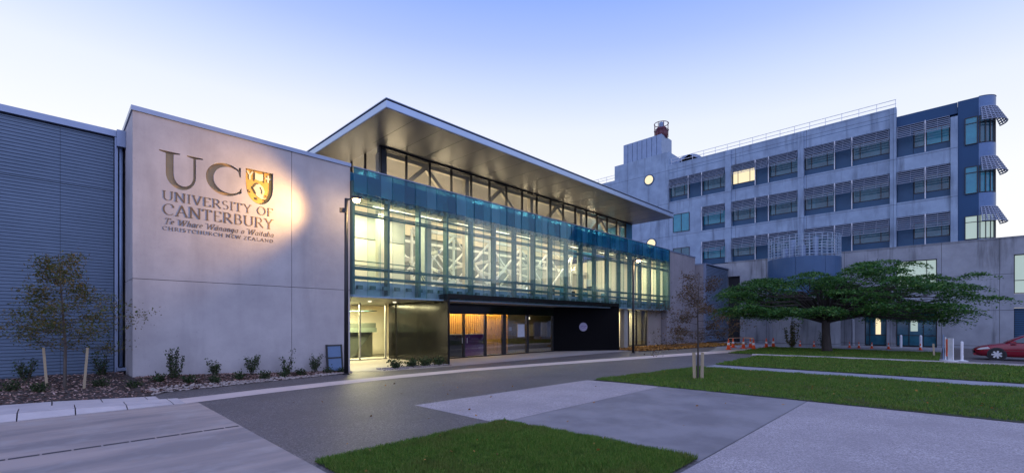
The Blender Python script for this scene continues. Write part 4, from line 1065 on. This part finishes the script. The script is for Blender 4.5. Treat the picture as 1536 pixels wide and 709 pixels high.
def young_tree(base, h, spread, mat, label, nleaf, lsize, lean, limbs, seed, bark):
    rng.seed(seed)
    t = thing('young_tree', label, 'tree', base, group='staked young trees')
    mb = MB(); tips = []
    tr = [(0, 0, 0), (.01, .0, h * .3), (-.01 + lean * .3, .02, h * .6), (lean, .0, h * .97)]
    mb.tube([(0, 0, -.05)] + tr[0:], [.042, .038, .032, .020, .007], 8)
    for (z, az, L, up) in limbs:
        u = z / h; x = lean * max(0, (u - .3) / .7)
        branch(mb, tips, (x, 0, z), (math.cos(az), math.sin(az), up), L, .014 * (1.2 - u), 2, .55, .16)
    mb.build('trunk', bark, t, smooth=True)
    T = np.array(tips); idx = nr.integers(0, len(T), nleaf)
    C = T[idx] + nr.normal(0, 1, (nleaf, 3)) * np.array([.12, .12, .085])
    quads('crown', leaf_quads(C, lsize, .35, .5, .1), mat, t)
    return t
rt = Vector((.6974, -.7164, 0)); fw = Vector((.7167, .6977, 0))
AR = math.atan2(rt.y, rt.x)
lim = []
rng.seed(3)
for k in range(34):
    z = 1.0 + 2.55 * k / 34
    side = (0 if k % 2 else math.pi) + rng.uniform(-1.2, 1.2)
    L = (1.0 - .30 * (z - 1.0)) * rng.uniform(.55, 1.1)
    lim.append((z, AR + side, max(.25, L * .85), rng.uniform(-.05, .45)))
lim += [(1.75, AR + .1, 1.25, .22), (1.5, AR + math.pi, 1.15, .08), (2.0, AR + .15, 1.0, .30), (1.4, AR + .1, .9, .1), (1.6, AR + math.pi, .9, .0)]
young_tree((.22, 17.2, bedz(.22, 17.2) - .02), 3.75, 1.2, leaf_aut, 'sparse olive and russet young tree between two stakes against the ribbed wall', 7500, .068, -.12, lim, 11, barkm)
lim2 = []
rng.seed(5)
for k in range(19):
    z = 1.15 + 2.5 * k / 19
    side = (0 if k % 2 else math.pi) + rng.uniform(-1.1, 1.1)
    lim2.append((z, AR + side, max(.28, (.85 - .2 * (z - 1.1)) * rng.uniform(.6, 1.05)), rng.uniform(-.1, .4)))
lim2 += [(2.2, AR + math.pi, 1.15, .25), (1.3, AR + math.pi, 1.2, -.15), (1.6, AR, 1.0, .1)]
young_tree((16.07, 6.37, 0), 3.9, 1.1, leaf_red, 'thin russet leaved young tree with two stakes standing on the lawn', 6000, .065, .12, lim2, 23, barkd)
def stake(p, q, w, label, group):
    d = Vector(q) - Vector(p)
    o = MB().bar((0, 0, 0), tuple(d), w, w).build('tree_stake', stakem, loc=p)
    return tag(o, label, 'stake', group)
gb = bedz(.22, 17.2)
c = Vector((.22, 17.2, gb - .06))
stake(tuple(c - rt * .48), tuple(c - rt * .58 + Vector((0, 0, 1.15))), .055, 'pale timber stake on the left of the tree by the ribbed wall', 'stakes at the ribbed wall tree')
stake(tuple(c + rt * .52), tuple(c + rt * .62 + Vector((0, 0, 1.15))), .055, 'pale timber stake on the right of the tree by the ribbed wall', 'stakes at the ribbed wall tree')
c = Vector((16.07, 6.37, -.05))
stake(tuple(c - rt * .12), tuple(c - rt * .15 + Vector((0, 0, 1.0))), .085, 'weathered grey stake on the left of the lawn tree trunk', 'stakes at the lawn tree')
stake(tuple(c + rt * .13 - fw * .03), tuple(c + rt * .16 + Vector((0, 0, 1.0))), .085, 'weathered grey stake on the right of the lawn tree trunk', 'stakes at the lawn tree')

# spreading green tree
rng.seed(41)
tb = Vector((37.64, 6.0, 0))
t = thing('spreading_tree', 'broad spreading tree with layered green foliage in front of the office block', 'tree', tuple(tb))
mb = MB()
mb.tube([(0, 0, -.1), (.02, 0, .35), (-.03, .04, 1.2), (-.08, .05, 2.2)], [.40, .29, .25, .24], 12)
pads = []
prof_top = [(-7.3, 3.3), (-6.2, 4.2), (-5.0, 5.0), (-3, 5.3), (-1, 5.6), (1, 5.9), (3, 6.3), (5, 6.2), (7, 5.85), (9, 5.2), (10.6, 4.3), (12, 3.25)]
def top(s): return float(np.interp(s, [a for a, _ in prof_top], [c_ for _, c_ in prof_top]))
def bot(s): return float(np.interp(s, [-7.3, -6, -3, 0, 3, 6, 8, 9.6, 10, 12], [2.0, 2.2, 2.1, 2.35, 2.35, 2.2, 1.9, 1.8, 2.8, 3.0]))
for k in range(160):
    s = rng.uniform(-6.6, 8.0); dmax = 4.6 * math.sqrt(max(.05, 1 - ((s - 2.2) / 9.8) ** 2))
    dd = rng.uniform(-dmax, dmax); e = abs(dd) / 4.8
    zt_ = top(s) - 1.5 * e * e; zb_ = bot(s) + .2
    lvl = rng.choice((0, .18, .36, .54, .72, .88, 1))
    z = zt_ - .15 + (zb_ - zt_ + .35) * lvl
    pads.append((s, dd, z, rng.uniform(.6, 1.45)))
pads += [(-6.9, 0, 2.9, .8), (-5.4, -1, 4.55, .8), (9.0, .8, 3.3, .75), (8.3, .2, 3.5, .9), (7.4, 0, 4.6, .8), (8.0, .5, 4.4, .6), (7.6, -1, 2.1, .9), (7.0, -1.5, 2.4, 1.0), (3.6, -.5, 6.1, 1.1), (2.2, -.5, 5.95, 1.0), (5.2, -.5, 5.95, 1.1)]
Q = []
for (s, dd, z, r) in pads:
    c = rt * s + fw * dd
    n_ = int(470 * r * r)
    a = nr.uniform(0, 2 * np.pi, n_); q = np.sqrt(nr.uniform(0, 1, n_)) * r * (1 + .25 * np.sin(3 * a + s) + .15 * np.sin(5 * a + dd))
    P = np.stack([c.x + q * np.cos(a), c.y + q * np.sin(a), z + .16 * r * (1 - (q / r) ** 2) - .10 * (q / r) ** 2 + nr.normal(0, .05, n_)], 1)
    hang = nr.uniform(0, 1, n_) < .16; P[hang, 2] -= nr.uniform(.05, .35, hang.sum())
    Q.append(leaf_quads(P, .165, .60, .42, .22))
    if rng.random() < .75:                                 # the limb that carries this pad
        st_ = Vector((-.08, .05, rng.uniform(1.9, 2.4)))
        e_ = Vector((c.x, c.y, z - .06)); m1 = st_.lerp(e_, .35) + Vector((0, 0, .35 + .25 * (z - 2.2))); m2 = st_.lerp(e_, .7) + Vector((rng.gauss(0, .2), rng.gauss(0, .2), .12))
        mb.tube([st_, m1, m2, e_], [.085, .055, .03, .008], 6)
mb.build('trunk', barkd, t, smooth=True)
quads('crown', np.concatenate(Q), leaf_grn, t)

# ------------------------------------------------------------------ shrubs
def shrub(name, base, h, w, n, label, style='round', mat=leaf_shr, group='shrubs in the bark bed', lsz=.07):
    t = thing(name, label, 'shrub', base, group=group)
    mb = MB(); tips = []
    ns = {'tall': 8, 'round': 7, 'tuft': 9, 'fork': 6}[style]
    for k in range(ns):
        a = 2 * math.pi * k / ns + rng.uniform(-.4, .4); o = w * rng.uniform(.25, .5); hh = h * rng.uniform(.6, 1.0)
        if style == 'tall': o = w * rng.uniform(.12, .5); hh = h * rng.uniform(.62, 1.02)
        top_ = Vector((math.cos(a) * o, math.sin(a) * o, hh)); mid = Vector((math.cos(a) * o * (.8 if style == 'tall' else .45), math.sin(a) * o * (.8 if style == 'tall' else .45), hh * .4))
        if style == 'fork' and k == 0: top_ = Vector((rt.x * w * .5, rt.y * w * .5, h * 1.45))
        mb.tube([(0, 0, -.05), mid, top_], [.014, .010, .004], 5)
        for u in np.linspace(.15 if style != 'round' else .45, 1, 9):
            tips.append(tuple((Vector((0, 0, 0)).lerp(mid, u / .5) if u < .5 else mid.lerp(top_, (u - .5) / .5))))
    mb.build('stems', barkm, t)
    T = np.array(tips); C = T[nr.integers(0, len(T), n)] + nr.normal(0, 1, (n, 3)) * (.035 if style == 'tall' else .055) * (w / .5) ** .5
    C[:, 2] = np.maximum(C[:, 2], .02)
    quads('foliage', leaf_quads(C, lsz, .15, .5), mat, t)
    return t
def bed(x, y): return (x, y, bedz(x, y))
rng.seed(77)
shrub('shrub', bed(2.62, 17.2), .95, .55, 900, 'tall upright shrub with spiky stems against the concrete wall', 'tall')
shrub('shrub', bed(3.72, 17.35), .50, .38, 420, 'smallest round shrub along the concrete wall, right of the spiky one', 'round')
shrub('shrub', bed(4.85, 17.4), .66, .50, 560, 'bushy round shrub near the middle of the concrete wall', 'round')
shrub('shrub', bed(5.98, 17.35), .62, .46, 520, 'shrub with one long shoot, left of the joint in the concrete wall', 'fork')
shrub('shrub', bed(7.05, 17.45), .72, .42, 520, 'neat shrub on a short stem, next to the leaning blue board', 'round')
shrub('shrub', bed(.02 - .55, 18.3), .62, .5, 420, 'dark low shrub behind the left stake at the ribbed wall', 'round')
shrub('shrub', bed(1.05, 18.9), .85, .5, 480, 'thin upright shrub near the downpipe of the ribbed wall', 'fork')
k = 0
for (x, y, s, lb) in ((-.75, 17.2, .5, 'low dark tuft at the left foot of the ribbed wall'), (-.25, 16.7, .36, 'small tuft in front of the left stake'), (.95, 17.0, .42, 'reddish tuft right of the tree stake'), (1.6, 16.6, .40, 'flat spreading tuft near the corner of the concrete block'),
                   (2.2, 16.9, .36, 'tuft just left of the spiky shrub'), (2.95, 16.8, .40, 'tuft just right of the spiky shrub'), (3.6, 16.75, .36, 'tuft in front of the smallest shrub'), (4.35, 17.0, .36, 'tuft between the smallest and the bushy shrub'), (5.1, 16.9, .44, 'tuft in front of the bushy shrub'),
                   (5.75, 17.0, .36, 'tuft in front of the shrub with one long shoot'), (6.45, 17.3, .40, 'tuft by the vertical wall joint'), (7.5, 17.35, .34, 'tuft at the left foot of the leaning blue board'), (8.05, 17.4, .30, 'tuft at the right foot of the leaning blue board')):
    shrub('ground_plant', bed(x, y), s * .55, s, 260, lb, 'tuft', group='low tufts in the bark bed', lsz=.075)
for i, (x, y, lb) in enumerate(((10.6, 17.5, 'leafy tuft at the lobby end of the black panel'), (11.4, 17.45, 'second leafy tuft from the lobby, beside the black panel'), (12.1, 17.4, 'third leafy tuft from the lobby, beside the black panel'), (12.8, 17.35, 'leafy tuft at the front corner of the black portal'))):
    shrub('ground_plant', (x, y, .0), .36, .7, 420, lb, 'tuft', group='tufts beside the black portal', lsz=.11)
structure('portal_bed_ground', sheet([(9.9, 17.1), (13.2, 16.75), (13.2, 17.9), (10.2, 17.9)], .016), soil)
P = [(rng.uniform(9.7, 13.2), rng.uniform(16.85, 17.8), .02) for _ in range(420)]
tag(stones(0, P, .02, .05).build('gravel_edging', rockm, fix=False), 'small pale stones around the tufts by the black portal', 'stones', kind='stuff')
shrub('sapling', (41.5, 8.9, 0), 2.1, 1.6, 900, 'bare brownish sapling under the left side of the spreading tree', 'tall', mat=leaf_aut, group='saplings by the office block', lsz=.14)
shrub('sapling', (44.5, 7.4, 0), 1.3, .9, 260, 'small leafy sapling just right of the spreading tree trunk', 'fork', mat=leaf_shr, group='saplings by the office block', lsz=.13)

# ------------------------------------------------------------------ leaning board
t = thing('leaning_board', 'blue framed board leaning against the concrete wall', 'board', (7.92, 17.62, bedz(7.9, 17.6)), 0)
Mx = Matrix.Rotation(R(-8), 4, 'X')
mb = MB(Mx)
for x in (-.30, .30): mb.box(x - .03, x + .03, -.03, .03, 0, 1.12)
for z in (0.02, .56, 1.06): mb.box(-.27, .27, -.028, .028, z, z + .055)
mb.build('frame', frame_dk, t)
MB(Mx).box(-.268, .268, -.01, .01, .08, 1.055).build('panel', blueboard, t)

# ------------------------------------------------------------------ cones, pegs, barrier boards
def cone(loc, s, label, group):
    t = thing('traffic_cone', label, 'cone', loc, rng.uniform(0, 1.5), group)
    MB().box(-.19 * s, .19 * s, -.19 * s, .19 * s, 0, .04 * s).build('base', orange, t)
    MB().lathe([(.14 * s, .041 * s), (.10 * s, .30 * s), (.085 * s, .42 * s), (.05 * s, .68 * s), (.035 * s, .78 * s)], 16).build('body', orange, t, smooth=True)
    MB().lathe([(.097 * s, .34 * s), (.079 * s, .50 * s)], 16).build('band', white_p, t, smooth=True)
    return t
for (x, y, s, lb) in ((35.4, 11.75, 1.0, 'leftmost tall orange cone of the row by the dark doorway'), (38.4, 12.4, .95, 'orange cone standing behind the leftmost tall cone'), (38.0, 11.5, 1.0, 'orange cone alone in the middle of the doorway row'),
                  (39.4, 11.4, .95, 'rear orange cone of the pair right of the doorway'), (36.7, 10.4, 1.0, 'front orange cone of the pair right of the doorway'), (40.4, 10.5, .95, 'orange cone left of the bare sapling, farther from it'), (40.8, 10.1, 1.0, 'orange cone left of the bare sapling, nearer to it')):
    cone((x, y, .012), s, lb, 'tall cones by the doorway')
for (px, lb) in ((9.0, 'small orange cone right behind the bare sapling'), (8.0, 'small orange cone between sapling and tree trunk'), (7.1, 'small orange cone just left of the tree trunk'), (5.6, 'small orange cone by the canopy post'), (5.0, 'small orange cone left of the narrow door'),
                 (4.2, 'small orange cone in front of the narrow door'), (3.2, 'small orange cone between the narrow door and wide glazing'), (1.4, 'small orange cone in front of the wide glazing')):
    cone((44.6, px, .012), .62, lb, 'small cones along the office wall')
mb = MB(); mb.bar((35.4, 11.75, .86), (38.0, 11.5, .84), .012, .07); mb.bar((38.0, 11.5, .84), (36.7, 10.4, .86), .012, .07)
tag(mb.build('barrier_tape', tapem), 'thin red and white tape strung between the tall cones', 'tape')
for (x, y, lb) in ((48.6, 2.7, 'left grey bollard in front of the wide glazing'), (48.6, 1.5, 'right grey bollard in front of the wide glazing')):
    tag(MB().lathe([(.09, 0), (.09, .95), (.06, 1.0), (.02, 1.01)], 14).build('bollard', whitemet, loc=(x, y, 0), smooth=False), lb, 'bollard', 'bollards at the glazing')
tag(MB().bar((0, 0, 0), (.02, .03, .75), .09).build('marker_peg', stakem, loc=(37.0, .55, .0)), 'pale timber marker peg left of the barrier board', 'peg')
t = thing('barrier_board', 'white and orange barrier board standing upright by the red car', 'barrier', (32.9, -.05, 0), R(35))
MB().box(-.34, .0, -.02, .02, .05, 1.20).build('board', white_p, t)
MB().box(.01, .12, -.022, .018, .25, 1.15).build('stripe', orange, t)
MB().box(.15, .19, -.02, .02, .03, 1.25).build('post', white_p, t)
MB().box(.30, .34, -.02, .02, .03, 1.38).build('post', steel_blue, t)
MB().box(-.36, .42, -.22, .22, 0, .05).build('foot', white_p, t)
t = thing('delineator_post', 'slim white delineator post on a flat base, in front of the red car', 'post', (33.4, -.57, 0))
MB().lathe([(.06, .03), (.06, 1.0), (.02, 1.03)], 12).build('post', white_p, t)
MB().lathe([(.25, 0), (.25, .02), (.10, .05)], 14).build('base', white_p, t)

# ------------------------------------------------------------------ parked red car
t = thing('parked_car', 'red saloon car parked on the road at the right edge', 'car', (36.1, -3.3, 0), R(90))
# local frame: +X forward, +Y left; near side is +Y after turning
def loft(secs, name, mat, parent, close=True, smooth=True):
    n = len(secs[0]); mb = MB(); vs = [p for s in secs for p in s]; fs = []
    for i in range(len(secs) - 1):
        for k in range(n): fs.append((i * n + k, i * n + (k + 1) % n, (i + 1) * n + (k + 1) % n, (i + 1) * n + k))
    fs.append(tuple(range(n - 1, -1, -1))); fs.append(tuple((len(secs) - 1) * n + k for k in range(n)))
    return mb.add(vs, fs).build(name, mat, parent, smooth=smooth)
def sec(x, w, zb, zs, zt_, tw):
    """one cross-section: half width w at the shoulder zs, top width tw at zt"""
    h = [(w * .90, zb), (w, zb + .16), (w * 1.0, zs - .12), (w * .965, zs), (tw, zt_ - .02), (tw * .5, zt_)]
    return [(x, y_, z) for y_, z in h] + [(x, -y_, z) for y_, z in h[::-1]]
st = [(-2.22, .62, .36, .72, .80, .50), (-2.12, .78, .26, .86, .95, .66), (-1.75, .85, .21, .90, 1.00, .72), (-1.0, .875, .19, .92, .98, .80), (0, .88, .19, .91, .96, .82), (.8, .88, .19, .89, .94, .80), (1.15, .875, .19, .84, .90, .76), (1.6, .855, .20, .76, .82, .70), (1.95, .79, .22, .66, .73, .60), (2.15, .66, .28, .58, .64, .48), (2.24, .48, .34, .52, .57, .34)]
loft([sec(*s) for s in st], 'body', redpaint, t)
def cab(x, w, z, tw, zt_): return [(x, w, z), (x, (w + tw) / 2 + .02, (z + zt_) / 2), (x, tw, zt_ - .04), (x, tw * .8, zt_), (x, -tw * .8, zt_), (x, -tw, zt_ - .04), (x, -(w + tw) / 2 - .02, (z + zt_) / 2), (x, -w, z)]
cs = [(-1.95, .68, .95, .62, 1.0), (-1.45, .77, .95, .58, 1.24), (-.9, .80, .94, .57, 1.40), (-.3, .81, .93, .57, 1.44), (.2, .81, .92, .57, 1.41), (.6, .80, .91, .60, 1.22), (1.05, .76, .89, .68, .96)]
loft([cab(*s) for s in cs], 'cabin', redpaint, t)
gs = lambda s, o: s * o
for sd in (1, -1):
    fr_ = MB().add([(.92, sd * .795, .955), (.12, sd * .835, .955), (.10, sd * .645, 1.345), (.34, sd * .655, 1.29)], [(0, 1, 2, 3)]); fr_.build('side_window', carglass, t, fix=False)
    MB().add([(.05, sd * .84, .96), (-.85, sd * .835, .965), (-.82, sd * .655, 1.35), (.04, sd * .645, 1.36)], [(0, 1, 2, 3)]).build('side_window', carglass, t, fix=False)
    MB().add([(-.92, sd * .83, .97), (-1.50, sd * .79, .99), (-1.30, sd * .66, 1.24), (-.9, sd * .66, 1.34)], [(0, 1, 2, 3)]).build('side_window', carglass, t, fix=False)
    hl = MB().prism([(1.62, .62), (1.98, .56), (2.13, .57), (1.98, .66), (1.72, .72)], sd * .60, sd * .845, 'XZ').build('headlight', headl, t)
    MB().box(.70, .90, sd * .86, sd * 1.0, .92, 1.04).build('wing_mirror', redpaint, t)
    MB().box(-1.6, 1.5, sd * .876, sd * .884, .50, .535).build('side_trim', surf('car_trim', (.10, .008, .015), rough=.4) if sd == 1 else MATS['car_trim'], t)
    MB().box(-.45, -.28, sd * .878, sd * .90, .78, .81).build('door_handle', redpaint, t)
MB().add([(1.02, .66, .955), (1.02, -.66, .955), (.33, -.54, 1.345), (.33, .54, 1.345)], [(0, 1, 2, 3)]).build('windscreen', carglass, t, fix=False)
MB().box(2.20, 2.262, -.42, .42, .40, .50).build('grille', frame_dk, t)
MB().prism([(1.9, .20), (2.24, .24), (2.26, .34), (1.9, .34)], -.6, .6, 'XZ').build('bumper', redpaint, t)
for wx in (1.38, -1.28):
    for sd in (1, -1):
        arch = MB().lathe([(.37, 0), (.37, .012)], 24, (wx, sd * .868 if sd > 0 else sd * .880, .315), 'Y').build('wheel_arch', dark, t)
        wh = MB().lathe([(.20, 0), (.31, .0), (.315, .03), (.315, .17), (.30, .20), (.20, .20)], 24, (wx, sd * .79 - .10 + (.012 if sd > 0 else -.012), .315), 'Y').build('wheel', rubber, t)
        mb = MB()
        yo = sd * .897
        mb.lathe([(.215, -.012), (.225, .0), (.195, .004), (.195, -.01)], 24, (wx, yo, .315), 'Y')
        for k in range(7):
            a = 2 * math.pi * k / 7; mb.bar((wx, yo, .315), (wx + .20 * math.cos(a), yo, .315 + .20 * math.sin(a)), .075, .02, up=(0, 1, 0))
        mb.lathe([(.05, -.015), (.05, .015)], 14, (wx, yo, .315), 'Y')
        mb.build('rim', alloy, wh)
